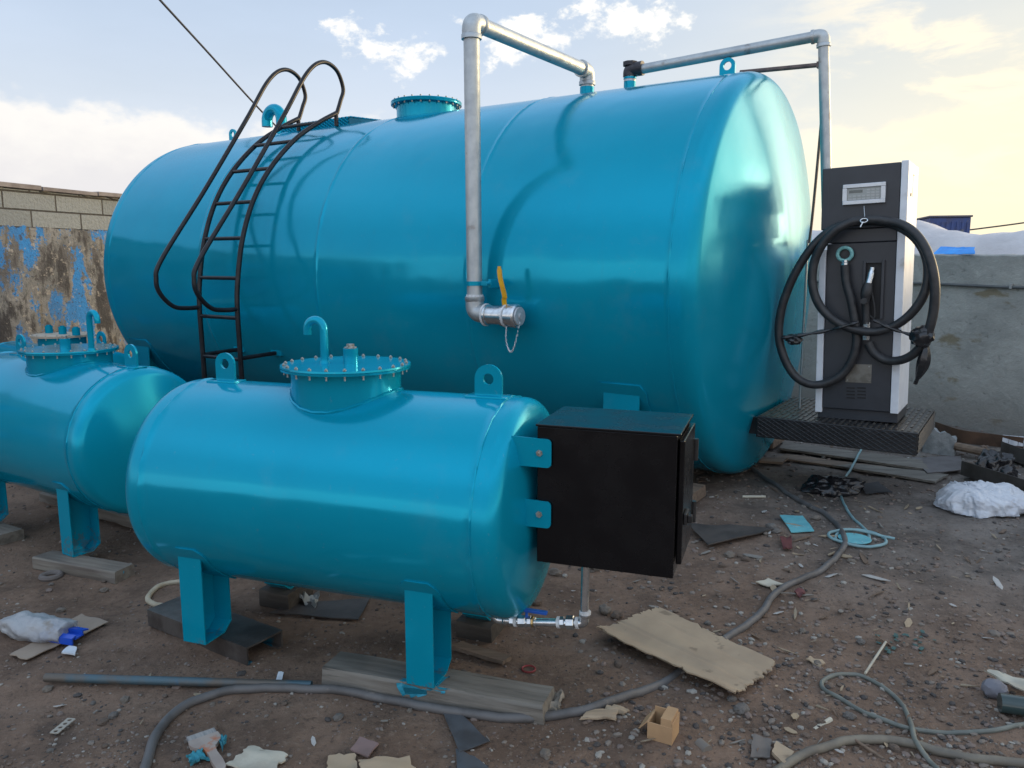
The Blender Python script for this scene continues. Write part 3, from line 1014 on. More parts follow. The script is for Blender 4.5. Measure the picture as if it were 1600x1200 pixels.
for k in range(n_):                                   # anti-slip ribs, broken every few inches, run front to back
    xx = PX0 + .02 + (PX1 - PX0 - .04) * k / (n_ - 1)
    for j in range(8):
        yy = PY0 + .012 + (PY1 - PY0 - .02) * (j + .5) / 8 + (.02 if k % 2 else -.02) * (0 < j < 7)
        mb.box(xx - .008, xx + .008, yy - .050, yy + .050, PZ1 - .002, PZ1 + .005)
mb.build('tread_ribs', mat('worn_tread', (0.13, 0.115, 0.10), .30, .6, (.05, .045, .04), 20), plat, smooth=False)
lattice_mb = MB()
lattice(lattice_mb, (PX0 + .01, PY0 - .003, PZ0 + .008), (1, 0, 0), (0, 0, 1), PX1 - PX0 - .02, PZ1 - PZ0 - .016, .05, .028, .0026)
lattice(lattice_mb, (PX1 + .003, PY0 + .01, PZ0 + .008), (0, 1, 0), (0, 0, 1), PY1 - PY0 - .02, PZ1 - PZ0 - .016, .05, .028, .0026)
lattice_mb.build('mesh_skirt', mat('skirt_mesh', (.035, .035, .038), .4, .2), plat, smooth=False)
mb = MB()
mb.box(.02, .285, -.44, -.40, .41, .53, .004)
mb.box(.02, .285, .34, .38, .41, .53, .004)
mb.build('platform_bracket', BLACKPAINT, big_t, smooth=False)

# ================================================================== fuel dispenser
DF0 = BF.w((.905, -.075, PZ1 + .005))
DF = Frame(DF0.x, DF0.y, DF0.z, -0.58368, -0.030, 0.957)
disp = empty('fuel_dispenser', DF, 'charcoal and white fuel dispenser with a coiled black hose on the chequer platform', 'fuel dispenser')
FY = -.245                                     # front plane
XL, XR, BY = -.275, .240, .20
mb = MB(); mb.box(XL + .012, XR - .005, FY + .02, BY, .0, .075, .004); mb.build('plinth', DARKPANEL, disp, smooth=False)
mb = MB()
mb.box(XL + .045, XR - .05, FY, BY - .005, .077, 1.225, .005)
mb.box(XL + .05, XR - .05, FY - .001, BY - .01, 1.228, 1.318, .005)
# niche rim of the nozzle holster is built as a frame on this panel
body = mb.build('cabinet', DARKPANEL, disp, smooth=False)
mb = MB()
mb.box(XR - .048, XR, FY - .012, BY, .07, 1.30, .004)
mb.build('side_trim', WHITETRIM, disp, smooth=False)
mb = MB()
mb.box(XL, XL + .043, FY - .010, BY, .045, 1.185, .004)
mb.build('side_trim', WHITETRIM, disp, smooth=False)
mb = MB()
mb.box(XL + .005, XR - .042, FY - .006, BY + .01, 1.32, 1.735, .006)
mb.box(XL + .005, XL + .052, FY - .0075, BY + .005, 1.322, 1.733, .006)
head = mb.build('head', DARKPANEL, disp, smooth=False)
mb = MB(); mb.box(XR - .040, XR + .003, FY - .014, BY + .012, 1.325, 1.742, .004)
ht = mb.build('head_trim', WHITETRIM, disp, smooth=False)
mb = MB(); mb.box(XR + .0028, XR + .0045, -.05, -.043, 1.52, 1.67); mb.box(XR + .0028, XR + .0045, -.042, .02, 1.664, 1.67)
mb.lathe([(0, .012), (.006, .012), (.007, 0)], (XR + .002, -.13, 1.53), 'X', 12)
mb.build('panel_lock', mat('seam_dark', (0.02, 0.02, 0.02), .5), ht, smooth=False)
# display
def dq(px, py, off=0.0): return DF.plane(px, py, 1, FY - .007 - off)
a, c_ = dq(1317, 321), dq(1385, 284)
ux0, ux1, uz0, uz1 = a.x, c_.x, a.z, c_.z
mb = MB()
fw_ = .026
for q in ((ux0, ux1, uz1 - fw_, uz1), (ux0, ux1, uz0, uz0 + fw_)): mb.box(q[0], q[1], FY - .03, FY - .005, q[2], q[3], .003)
for q in ((ux0, ux0 + fw_), (ux1 - fw_, ux1)): mb.box(q[0], q[1], FY - .0295, FY - .005, uz0 + fw_, uz1 - fw_, .0)
dsp = mb.build('display', SILVER, disp, smooth=False)
mb = MB(); mb.box(ux0 + fw_, ux1 - fw_, FY - .022, FY - .006, uz0 + fw_, uz1 - fw_); mb.build('keypad', KEYPAD, dsp, smooth=False)
wx, wz = ux1 - ux0 - 2 * fw_, uz1 - uz0 - 2 * fw_
mb = MB(); mb.box(ux0 + fw_ + .06 * wx, ux0 + fw_ + .46 * wx, FY - .0235, FY - .0225, uz1 - fw_ - .40 * wz, uz1 - fw_ - .17 * wz); mb.build('screen', LCD, dsp, smooth=False)
for i in range(7):
    for j in range(4):
        if i < 4 and j > 1: continue
        kx, kz = ux0 + fw_ + wx * (.09 + i * .135), uz0 + fw_ + wz * (.12 + j * .22)
        MB().box(kx - .010, kx + .010, FY - .024, FY - .0222, kz - .006, kz + .006).build('key_button', KEYCAP, dsp, smooth=False)
# holster and nozzle
a, c_ = dq(1349, 452), dq(1380, 406)
hx0, hx1, hz0, hz1 = a.x - .005, c_.x + .012, a.z - .20, c_.z
mb = MB()
for q in ((hx0, hx0 + .018, hz0, hz1), (hx1 - .018, hx1, hz0, hz1)): mb.box(q[0], q[1], FY - .022, FY + .002, q[2], q[3], .003)
mb.box(hx0 + .018, hx1 - .018, FY - .022, FY + .002, hz1 - .018, hz1, .0)
hol = mb.build('holster', DARKPANEL, disp, smooth=False)
mb = MB(); mb.box(hx0 + .018, hx1 - .018, FY - .002, FY - .0005, hz0, hz1 - .018); mb.build('holster_recess', mat('recess_black', (0.006, 0.006, 0.007), .6), hol, smooth=False)
mb = MB()
def hq(px, py, off): return DF.plane(px, py, 1, FY - off)
mb.tube(spline([hq(1363, 418, .025), hq(1360, 432, .035), hq(1356, 446, .05)], 5), [.016] * 3 + [.021] * 8, 12)
mb.build('spout', GALV2, hol)
mb = MB()
nz = [hq(1357, 442, .05), hq(1354, 455, .055), hq(1352, 470, .055), hq(1353, 485, .05), hq(1353, 506, .05)]
mb.tube(spline(nz, 5), [.026] * 4 + [.036] * 3 + [.034] * 3 + [.028] * 3 + [.025] * 20, 12) if False else mb.tube(spline(nz, 5), [.024 + .012 * math.exp(-((i - 5) / 4.0) ** 2) for i in range(21)], 12)
mb.lathe([(-.02, .02), (.02, .02)], nz[2] + Vector((0, -.035, 0)), 'Y', 14)
mb.tube(spline([nz[1] + Vector((.03, 0, 0)), hq(1366, 478, .05), hq(1366, 497, .05), nz[3] + Vector((.02, 0, -.03))], 5), .005, 6)
nozz = mb.build('nozzle', RUBBER, hol)
mb = MB()
mb.lathe([(0, .022), (.03, .024), (.032, .028), (.06, .028), (.062, .023), (.12, .023), (.122, 0)], hq(1353, 531, .05), 'Z', 6)
mb.build('swivel', GALV2, hol, smooth=False)
# hose
seq = [(1320, 414, .05), (1322, 440, .05), (1330, 470, .055), (1337, 510, .055), (1337, 545, .05), (1322, 578, .045), (1298, 596, .05), (1270, 601, .06), (1245, 590, .07),
       (1227, 563, .08), (1217, 525, .08), (1222, 480, .085), (1241, 430, .09), (1270, 385, .095), (1305, 356, .085), (1345, 346, .065), (1385, 348, .07), (1418, 362, .10),
       (1440, 385, .125), (1450, 415, .14), (1447, 450, .14), (1432, 480, .13), (1405, 505, .11), (1370, 518, .095), (1335, 515, .095), (1303, 500, .10), (1281, 478, .11),
       (1270, 448, .115), (1271, 415, .115), (1283, 385, .125), (1308, 358, .13), (1345, 344, .11), (1390, 346, .105), (1422, 358, .14), (1446, 388, .175), (1459, 430, .19), (1460, 475, .18), (1450, 520, .16), (1433, 548, .13),
       (1410, 562, .09), (1385, 563, .06), (1366, 552, .05), (1356, 536, .05)]
mb = MB()
mb.tube(spline([hq(*q) for q in seq], 8), .0285, 14)
hose = mb.build('hose', RUBBER, disp)
mb = MB()
o = hq(1320, 397, .03)
mb.tube([o + Vector((.044 * math.cos(a), 0, .044 * math.sin(a))) for a in np.linspace(0, 2 * math.pi, 28, endpoint=False)], .012, 8, closed=True)
out = mb.build('outlet_ring', MINTPAINT, disp)
MB().lathe([(0, .034), (.012, .034), (.013, 0)], (o.x, o.y + .03, o.z), (0, -1, 0), 20).build('sight_glass', RUBBER, out)
mb = MB()
mb.lathe([(0, .024), (.03, .024), (.034, .020), (.05, .020)], hq(1320, 418, .045), 'Z', 8)
mb.build('fitting', GALV2, out)
# plastic ties holding the coils
PLAST = mat('black_film', (0.012, 0.012, 0.014), .25, 0, (.02, .02, .022), 10, bump=.6, bscale=14, bdist=.01)
mb = MB()
mb.tube(spline([hq(1222, 528, .13), hq(1250, 524, .12), hq(1290, 517, .10), hq(1325, 508, .125), hq(1342, 503, .12)], 6), [.012 + .004 * math.sin(i * 1.3) for i in range(25)], 7)
mb.tube(spline([hq(1365, 500, .12), hq(1390, 512, .13), hq(1420, 522, .14), hq(1447, 527, .18)], 6), [.010 + .003 * math.sin(i * 1.7) for i in range(19)], 7)
mb.blob(hq(1240, 530, .10), (.045, .03, .032), 3, .35, 3, 2, True)
mb.blob(hq(1440, 526, .165), (.055, .04, .055), 3, .4, 3, 7, True)
for (A, B_, C2) in (((1448, 538), (1430, 600), (1446, 575)),):
    pa, pb, pc = hq(*A, .15), hq(*B_, .12), hq(*C2, .15)
    mb.tube(spline([pa, (pa + pb) / 2 + Vector((.012, -.01, 0)), pb], 8), [.012 + .026 * math.sin(math.pi * min(i / 14, 1)) for i in range(17)], 6)
mb.build('plastic_tie', PLAST, disp)
# rating plate, vents, key
mb = MB(); a, c_ = dq(1321, 597), dq(1362, 570); mb.box(a.x, c_.x, FY - .003, FY - .0005, a.z, c_.z); pl2 = mb.build('rating_plate', mat('plate_satin', (0.22, 0.21, 0.19), .4, .7, (.16, .15, .13), 20), disp, smooth=False)
for px, py in ((1324, 594), (1358, 595), (1358, 573), (1325, 574)): MB().lathe([(0, .005), (.003, .004), (.004, 0)], dq(px, py, -.004), (0, -1, 0), 8).build('screw', BOLT, pl2)
for r_ in range(4):
    for c2 in range(2):
        p_ = dq(1329 + c2 * 17, 606 + r_ * 5.2)
        MB().box(p_.x - .026, p_.x + .026, FY - .004, FY - .0008, p_.z - .005, p_.z + .003).build('vent_slot', mat('recess_black', (0.006, 0.006, 0.007), .6), disp, smooth=False)
mb = MB()
kx = hq(1350, 342, .17)
mb.tube([hq(1350, 322, .03), hq(1351, 338, .16)], .0022, 5)
mb.tube([kx + Vector((.021 * math.cos(a), .008 * math.sin(a), .013 * math.sin(a) - .01)) for a in np.linspace(0, 2 * math.pi, 20, endpoint=False)], .003, 6, closed=True)
mb.tube([kx + Vector((-.004, -.006, -.018)), kx + Vector((-.018, -.01, -.052))], .004, 6)
mb.build('key', mat('bright_key', (.75, .8, .85), .3, .5), disp)

# ================================================================== small tanks
HEADS = {}


def leg(fr_e, x, s_, R, zc, z0=.085, mir=1):
    """one channel leg: front plate, back plate, foot plate and inset web, with a rolled pad on the shell"""
    y0_, y1_ = .347 * R / .416, .185 * R / .416
    zs = lambda y: zc - math.sqrt(R * R - y * y)
    mb = MB()
    def bx(xa, xb, ya, yb, za, zb): mb.box(xa, xb, min(s_ * ya, s_ * yb), max(s_ * ya, s_ * yb), za, zb, .002)
    bx(x - .055, x + .055, y0_, y0_ - .007, z0, zs(y0_) + .015)
    # foot with a bevelled heel
    prof = [(y0_ - .0072, z0), (y1_ + .045, z0), (y1_, z0 + .035), (y1_, zs(y1_) + .004), (y1_ + .007, zs(y1_) + .004), (y1_ + .007, z0 + .038), (y1_ + .048, z0 + .007), (y0_ - .0072, z0 + .007)]
    mb.prism([(x - .055, s_ * y, z) for y, z in prof], (.11, 0, 0))
    web = [(y0_ - .0074, z0 + .0072), (y1_ + .05, z0 + .0072), (y1_ + .0074, z0 + .042), (y1_ + .0074, zs(y1_ + .01) + .002)]
    for k in range(6):
        y = y1_ + .012 + (y0_ - .0074 - y1_ - .012) * k / 5
        web.append((y, zs(y) + .002))
    mb.prism([(x - .03, s_ * y, z) for y, z in web], (.007, 0, 0))
    o = mb.build('leg', PAINT, fr_e, smooth=False)
    mb = MB()
    a_ = math.asin(min(y0_ / R, 1)) + .11; b_ = math.asin(y1_ / R) - .12
    curved_pad(mb, R, zc, x - .075, x + .085, s_ * b_ if s_ > 0 else -a_, a_ if s_ > 0 else -b_, .0055)
    mb.build('leg_pad', PAINT, o, ang=60)
    return o


def lid(fr_e, cx, cy, r_neck, r_lid, R, zc, zt, nb=22, m=None):
    mb = MB(); saddle_neck(mb, cx, cy, r_neck, R, zc, zt - .012)
    nk = mb.build('manway', PAINT, fr_e)
    mb = MB()
    mb.lathe([(-.010, r_neck + .001), (-.010, r_lid), (-.0022, r_lid + .001), (-.0018, r_lid - .003), (.001, r_lid - .003), (.0014, r_lid + .001), (.0085, r_lid), (.0095, 0)], (cx, cy, zt), 'Z', 80)
    ld = mb.build('lid', m or PAINT, nk)
    spots = [(cx + (r_lid - .016) * math.cos(2 * math.pi * (k + .3) / nb), cy + (r_lid - .016) * math.sin(2 * math.pi * (k + .3) / nb), zt + .0085) for k in range(nb)]
    copies('bolt', MB().lathe([(-.036, .0036), (-.022, .0036), (-.0215, .0066), (-.0165, .0066), (-.016, .0036), (0, .0036), (.0005, .0070), (.006, .0070), (.0065, .0038), (.010, .0038), (.0105, 0)], (0, 0, 0), 'Z', 6), BOLT, nk, spots)
    return nk


def small_tank(fr, R, zc, L, label, group=None, lugs=((-1.285, .095), (-.09, .11)), man=(-.70, 0), goose=None, stub=None, legs=(-.23, -1.23), z0=.085, zl=1.195, lugh=.125, pads=True, rl=.256, rn=.217):
    o = empty('fuel_tank', fr, label, 'fuel tank', group)
    key = round(zc, 3)
    if key not in HEADS: HEADS[key] = teal('teal_paint_spun_small', zc)
    shell(R, L, zc, (-.003, -L + .003), 128).build('shell', PAINT, o, ang=60)
    hp = head_profile(R, R * 2.6, R * .16, .03)
    MB().lathe(hp, (0, 0, zc), 'X', 128).build('dished_end', HEADS[key], o, ang=60)
    MB().lathe([(-a, r) for a, r in hp], (-L, 0, zc), 'X', 128).build('dished_end', HEADS[key], o, ang=60)
    for x, w_ in lugs:
        mb = MB(); add_lug(mb, x, zc + R - .003, w_, lugh, .021, .012)
        mb.box(x - w_ * .75, x + w_ * .75, -.04, .04, zc + R - .004, zc + R + .005, .002)
        mb.build('lifting_lug', PAINT, o)
    nk = lid(o, man[0], man[1], rn, rl, R, zc, zl)
    if goose:
        mb = MB(); gooseneck(mb, (goose[0], goose[1]), zl + .005, goose[2], goose[3], .0165, .022)
        mb.lathe([(0, .022), (.012, .018)], (goose[0], goose[1], zl + .008), 'Z', 16)
        mb.build('vent_pipe', PAINT, nk)
    if stub:
        mb = MB(); mb.lathe([(0, .030), (.058, .030), (.059, .027), (.060, 0)], (stub[0], stub[1], zl + .009), 'Z', 24)
        sb = mb.build('filler_neck', PAINT, nk)
        mb = MB(); mb.lathe([(0, .026), (.004, .026), (.0045, .016), (.016, .016), (.017, 0)], (stub[0], stub[1], zl + .069), 'Z', 6)
        mb.build('filler_plug', BOLT, sb, smooth=False)
    for x in legs:
        for s_ in (-1, 1): leg(o, x, s_, R, zc, z0)
    return o


SF = Frame(-.0024, 2.8997, 0, -0.33159)
SR, SZ, SL = .416, .684, 1.398
st = small_tank(SF, SR, SZ, SL, 'small teal fuel tank in front with a black cabinet bolted to its end', 'small teal fuel tanks',
                man=(-.70, .0), goose=(-.785, -.02, 1.335, -.038), stub=(-.69, .02), zl=1.192)
# cabinet
CX0, CX1, CY0, CY1, CZ0, CZ1 = .168, .642, -.215, .135, .560, 1.045
mb = MB()
mb.box(CX0, CX1, CY0, CY1, CZ0, CZ1, .003)
mb.box(CX0 - .004, CX1 + .012, CY0 - .006, CY1 + .006, CZ1 + .001, CZ1 + .009, .002)
cabn = mb.build('cabinet', CABBLACK, st, smooth=False)
mb = MB()
mb.box(CX1 + .003, CX1 + .022, CY0 + .03, CY1 - .015, CZ0 + .04, CZ1 - .02, .004)
door = mb.build('door', CABBLACK, cabn, smooth=False)
mb = MB()
zl_ = (CZ0 + CZ1) / 2 - .05
mb.box(CX1 + .0225, CX1 + .034, CY0 + .045, CY0 + .115, zl_ - .02, zl_ + .02, .003)
mb.box(CX1 + .034, CX1 + .05, CY0 + .055, CY0 + .075, zl_ - .014, zl_ + .014, .003)
mb.build('latch', BLACKPAINT, door, smooth=False)
for z in (CZ0 + .13, CZ1 - .12):
    mb = MB(); mb.lathe([(-.04, .011), (.04, .011)], (CX1 + .024, CY1 - .004, z), 'Z', 12); mb.build('hinge', BLACKPAINT, door)
# bent brackets between dome and cabinet
for z0, z1, xa in ((.905, 1.005, .045), (.690, .785, .085)):
    mb = MB()
    xe, r_ = .222, .016
    poly = [(xa, z0), (xe - r_, z0)] + [(xe - r_ + r_ * math.sin(a), z0 + r_ - r_ * math.cos(a)) for a in np.linspace(0, math.pi / 2, 6)] + \
           [(xe - r_ + r_ * math.cos(a), z1 - r_ + r_ * math.sin(a)) for a in np.linspace(0, math.pi / 2, 6)] + [(xa, z1 + .004)]
    mb.prism([(x, CY0 - .013, z) for x, z in poly], (0, .006, 0))
    mb.box(xa - .004, xa + .006, CY0 - .012, CY0 + .05, z0 - .004, z1 + .012, .003)
    br = mb.build('bracket', PAINT, st, smooth=False)
    mb = MB(); mb.lathe([(0, .012), (.003, .012), (.0032, .009), (.010, .0085), (.011, .0)], (xe - .042, CY0 - .013, (z0 + z1) / 2), (0, -1, 0), 6)
    mb.build('bolt', BOLT, br, smooth=False)
# outlet pipework under the end
OPY = -.10
op = pipe_run([(-.045, OPY, .285), (-.02, OPY, .262), (.10, OPY, .272), (.315, OPY, .300), (.318, OPY, .60)], .0155, .03, GALV2, st, 'outlet_pipe')
for x, rr, ln in ((.03, .021, .02), (.065, .024, .03), (.10, .022, .016), (.225, .022, .018), (.25, .027, .03)):
    z = .268 + (x - .05) * .13
    MB().lathe([(0, rr * .9), (.002, rr), (ln - .002, rr), (ln, rr * .9)], (x, OPY, z), (1, 0, .13), 8).build('union', GALV2, op, smooth=False)
for p_, ax in (((.212, OPY, .288), (1, 0, .13)), ((.283, OPY, .297), (1, 0, .13)), ((.318, OPY, .335), (0, 0, 1)), ((.045, OPY, .267), (1, 0, .13))):
    MB().lathe([(0, .017), (.002, .0215), (.012, .0215), (.014, .017)], p_, ax, 16).build('thread_tape', PTFE, op)
mb = MB(); mb.lathe([(0, .022), (.006, .022)], (.118, OPY, .276), (1, 0, .13), 8); mb.build('brass_collar', BRASS, op)
mb = MB()
mb.lathe([(0, .006), (.03, .006)], (.095, OPY, .285), 'Z', 8)
mb.box(.085, .175, OPY - .010, OPY + .010, .312, .324, .003)
mb.build('valve_lever', BLUEVINYL, op, smooth=False)

TF = Frame(-2.107, 4.364, 0, -0.5486)
tank3 = small_tank(TF, SR, .606, SL, 'small teal fuel tank at the left edge, its vent hooking to the right', 'small teal fuel tanks',
                   lugs=((-1.19, .10), (-.03, .11)), man=(-.64, 0), goose=(-.41, .0, 1.275, .04), stub=(-.63, -.03), legs=(-.215, -1.215), z0=-.012, zl=1.085, rl=.265, rn=.228, lugh=.13)
# fourth, mostly hidden
p4 = at(128, 540, 6.5)
QF = Frame(-3.45, 6.62, 0, -0.5486)
o4 = empty('fuel_tank', QF, 'teal fuel tank behind the left one, with a pale wooden looking lid carrying three stubs', 'fuel tank', 'small teal fuel tanks')
shell(.36, 1.5, .50, (-.003, -1.497), 96).build('shell', PAINT, o4, ang=60)
HEADS[.5] = teal('teal_paint_spun_small', .5)
hp = head_profile(.36, .36 * 2.6, .06, .03)
MB().lathe(hp, (0, 0, .5), 'X', 96).build('dished_end', HEADS[.5], o4, ang=60)
MB().lathe([(-a, r) for a, r in hp], (-1.5, 0, .5), 'X', 96).build('dished_end', HEADS[.5], o4, ang=60)
for x in (-.3, -1.2):
    for s_ in (-1, 1): leg(o4, x, s_, .36, .5, .02)
lx = QF.plane(97, 527, 1, 0)
print('tank4 lid', lx)
Z4 = max(.90, lx.z + .02)
nk4 = lid(o4, lx.x, 0, .19, .245, .36, .5, Z4, 16, mat('primer_lid', (0.42, 0.36, 0.28), .7, 0, (.34, .29, .22), 9))
for px_ in (77, 98, 119):
    q = QF.plane(px_, 520, 1, .0)
    mb = MB(); mb.lathe([(0, .032), (.065, .032), (.066, .02), (.075, .02), (.076, 0)], (q.x, 0, Z4 + .009), 'Z', 16); mb.build('filler_neck', PAINT, nk4)
q = QF.plane(158, 527, 1, 0.0)
mb = MB(); add_lug(mb, q.x, .857, .13, Z4 + .06 - .857 if Z4 > .95 else .13, .03, .012); mb.build('lifting_lug', PAINT, o4)

# ================================================================== timber and steel bearers under the tanks
def bearer(name, pa, pb, w_, h, z, m, label, cat, group=None, bev=.006, seed=0, prof=None, ends=True):
    """a length of timber along pa-pb with worn edges"""
    pa, pb = Vector((pa.x, pa.y, 0)), Vector((pb.x, pb.y, 0))
    d = pb - pa
    a = math.atan2(d.y, d.x)
    L_ = d.length
    mb = MB()
    n = max(6, int(L_ / .08))
    rows = []
    for i in range(n + 1):
        x = -L_ / 2 + L_ * i / n
        q = lambda k: .004 * noise.noise(Vector((x * 5, k * 3.1 + seed, seed)))
        cut = bev * 2 if i in (0, n) else 0
        e = bev
        sec = [(-w_ / 2 + e, 0), (w_ / 2 - e, 0), (w_ / 2, e), (w_ / 2, h - e), (w_ / 2 - e, h), (-w_ / 2 + e, h), (-w_ / 2, h - e), (-w_ / 2, e)]
        xx = x + (noise.noise(Vector((seed, 4, 2))) * .01 if i in (0, n) else 0)
        rows.append([mb.bm.verts.new((xx + (.012 * noise.noise(Vector((y * 30, z_ * 30, seed + i))) if i in (0, n) else 0), y + q(k), z_ + q(k + 9))) for k, (y, z_) in enumerate(sec)])
    for r0, r1 in zip(rows, rows[1:]):
        for k in range(8): mb.bm.faces.new((r0[k], r0[(k + 1) % 8], r1[(k + 1) % 8], r1[k]))
    mb.bm.faces.new(rows[0][::-1]); mb.bm.faces.new(rows[-1])
    me = mb.mesh(name, True, 40)
    me.materials.append(m)
    o = bpy.data.objects.new(name, me)
    c_ = (pa + pb) / 2
    o.location = (c_.x, c_.y, z)
    o.rotation_euler = (0, 0, a)
    COL.objects.link(o)
    return tag(o, label, cat, group)


W_GREY = wood('weathered_timber', (0.175, 0.158, 0.134), (0.105, 0.093, 0.078))
W_DARK = wood('dark_timber', (0.060, 0.052, 0.044), (0.040, 0.034, 0.029))
W_PAINTED = wood('paint_stained_timber', (0.19, 0.17, 0.14), (0.12, 0.10, 0.085), (0.03, 0.24, 0.36))
W_BROWN = wood('brown_timber', (0.19, 0.135, 0.095), (0.11, 0.078, 0.055))
bearer('timber_plank', gp(520, 1046, .04), gp(858, 1106, .04), .15, .078, .007, W_GREY, 'long thick weathered timber under the right leg of the front tank', 'plank', seed=3, bev=.009)
bearer('timber_plank', gp(66, 861, .0), gp(194, 884, .0), .13, .070, -.083, W_PAINTED, 'paint splashed timber block under the leg of the left tank', 'plank', seed=6)
for x, lab in ((-1.23, 'timber block under the hidden rear left leg of the front tank'), (-.23, 'timber block under the hidden rear right leg of the front tank')):
    bearer('timber_block', SF.w((x - .08, .275, 0)), SF.w((x + .08, .275, 0)), .2, .08, .004, W_DARK, lab, 'block', seed=8)
bearer('timber_plank', TF.w((-1.6, -.3, 0)), TF.w((-.9, -.3, 0)), .14, .07, -.083, W_GREY, 'short timber under the far left leg of the left tank', 'plank', seed=9)
bearer('timber_plank', TF.w((-1.6, .3, 0)), TF.w((-.05, .3, 0)), .14, .07, -.083, W_GREY, 'timber lying under the rear legs of the left tank', 'plank', seed=12)
SPL = mat('teal_splash', (0.01, 0.22, 0.32), .5, 0, (.01, .18, .26), 20)
p0_, p1_ = gp(520, 1046, .04), gp(858, 1106, .04)
PKF = Frame((p0_.x + p1_.x) / 2, (p0_.y + p1_.y) / 2, .007, math.atan2(p1_.y - p0_.y, p1_.x - p0_.x))
pk = [o for o in COL.objects if o.get('label', '').startswith('long thick weathered timber')][0]
for k, (lx_, w1, w2) in enumerate(((-.23, .10, .05),)):
    q = PKF.I @ SF.w((lx_, -.345, .08))
    mb = MB().patch([(q.x - w1, -.074, .0795), (q.x + w1 * 1.1, -.074, .0795), (q.x + w1 * .9, .02, .0795), (q.x - w2, .0, .0795)], 14, 8, .0012, None, .022, 5)
    mb.patch([(q.x - w1 * .7, -.0762, .02), (q.x + w1 * .9, -.0762, .052), (q.x + w1, -.0762, .074), (q.x - w1, -.0762, .074)], 10, 4, .001, None, .014, 7)
    mb.build('paint_splash', SPL, pk, smooth=False)
# channel iron under the left leg
pa, pb = gp(262, 955, .04), gp(412, 1012, .04)
d = pb - pa; a = math.atan2(d.y, d.x); L_ = Vector((d.x, d.y)).length
CHF = Frame((pa.x + pb.x) / 2, (pa.y + pb.y) / 2, .006, a)
mb = MB()
w2, h2, t2 = .092, .076, .008
sec = [(-w2, 0), (-w2, h2), (w2, h2), (w2, 0), (w2 - t2 * 3, 0), (w2 - t2 * 3, t2), (w2 - t2, t2), (w2 - t2, h2 - t2), (-w2 + t2, h2 - t2), (-w2 + t2, t2), (-w2 + t2 * 3, t2), (-w2 + t2 * 3, 0)]
mb.prism([(-L_ / 2 - .01, y, z) for y, z in sec], (L_ + .02, 0, 0))
me = mb.mesh('steel_channel', False); me.materials.append(mat('mill_steel', (0.115, 0.105, 0.098), .5, .55, (.07, .06, .055), 8, bump=.3, bscale=30, spots=(.02, .16, .24), sscale=5, slo=.6, shi=.66))
o = bpy.data.objects.new('steel_channel', me); o.location, o.rotation_euler = CHF.loc, CHF.rot
COL.objects.link(o); tag(o, 'short rusty steel channel under the left leg of the front tank', 'steel channel')
# rusty bearers under the big tank
for i, x in enumerate((-.365, -5.8)):
    for s_, nm in ((-1, 'front'), (1, 'rear')):
        lab = ['at the dispenser end', 'at the far left end'][i]
        bearer('timber_plank', BF.w((x - .35, s_ * 1.03, 0)), BF.w((x + .42, s_ * 1.03, 0)), .42, .075, .024, W_BROWN, 'brown bearer under the big tank, %s row, %s' % (nm, lab), 'plank', 'bearers under the big tank', seed=20 + i)

# ================================================================== things on the ground
def ground_path(pix, r, sub=10, lift=0.0, extra=None):
    P = [gp(*q[:2]) for q in pix]
    P2 = spline([Vector((p_.x, p_.y, 0)) for p_ in P], sub)
    out_ = []
    for i, p_ in enumerate(P2):
        k = min(i // sub, len(pix) - 1)
        f = (i % sub) / sub
        h0 = pix[k][2] if len(pix[k]) > 2 else 0.0
        k1 = min(k + 1, len(pix) - 1)
        h1 = pix[k1][2] if len(pix[k1]) > 2 else 0.0
        out_.append(Vector((p_.x, p_.y, gz(p_.x, p_.y) + r * .8 + lift + h0 * (1 - f) + h1 * f)))
    return out_


HOSE = mat('grey_hose', (0.105, 0.10, 0.098), .6, 0, (.07, .066, .064), 9, bump=.25, bscale=50, bdist=.003, spots=(.17, .15, .13), sscale=25)
hp_ = [(222, 1225), (232, 1190), (248, 1148), (285, 1110), (335, 1090), (400, 1081), (455, 1080), (520, 1082), (600, 1097), (660, 1109), (720, 1118), (800, 1127), (860, 1124), (920, 1113), (985, 1090), (1030, 1071, -.012), (1080, 1035, -.02), (1125, 1004, -.012), (1165, 982), (1192, 958), (1210, 932), (1250, 910), (1285, 893), (1308, 872), (1320, 850), (1310, 825), (1290, 806), (1258, 790), (1225, 770), (1195, 750), (1176, 735)]
MB().tube(ground_path(hp_, .016, 8), .0165, 12).build('hose', HOSE)
tag(bpy.data.objects['hose'] if False else COL.objects[-1], 'long grey hose snaking from the front left, under the cardboard, to the big tank', 'hose')
HOSE2 = mat('dusty_hose', (0.17, 0.15, 0.115), .65, 0, (.11, .098, .08), 9, bump=.25, bscale=50, bdist=.003)
h2 = [(1190, 1230), (1235, 1195), (1275, 1176), (1320, 1162), (1370, 1160), (1420, 1166), (1470, 1180), (1530, 1191), (1600, 1198), (1680, 1200)]
tag(MB().tube(ground_path(h2, .014, 8), .0150, 12).build('hose', HOSE2), 'dusty tan hose crossing the bottom right corner', 'hose')
CABLE = mat('grey_green_cable', (0.14, 0.15, 0.13), .55, 0, (.10, .11, .098), 12)
c3_ = [(1680, 1118), (1600, 1134), (1540, 1145), (1480, 1148), (1420, 1141), (1370, 1123), (1320, 1098), (1288, 1080), (1286, 1066), (1310, 1056), (1345, 1058), (1380, 1076), (1408, 1102), (1422, 1130), (1425, 1150, .018), (1432, 1172, .02), (1452, 1192), (1475, 1215)]
tag(MB().tube(ground_path(c3_, .007, 8), .0085, 10).build('cable', CABLE), 'thin grey green cable lying in an open loop at lower right', 'cable')
CABLE2 = mat('pale_teal_cable', (0.20, 0.34, 0.36), .5, 0, (.16, .27, .29), 12)
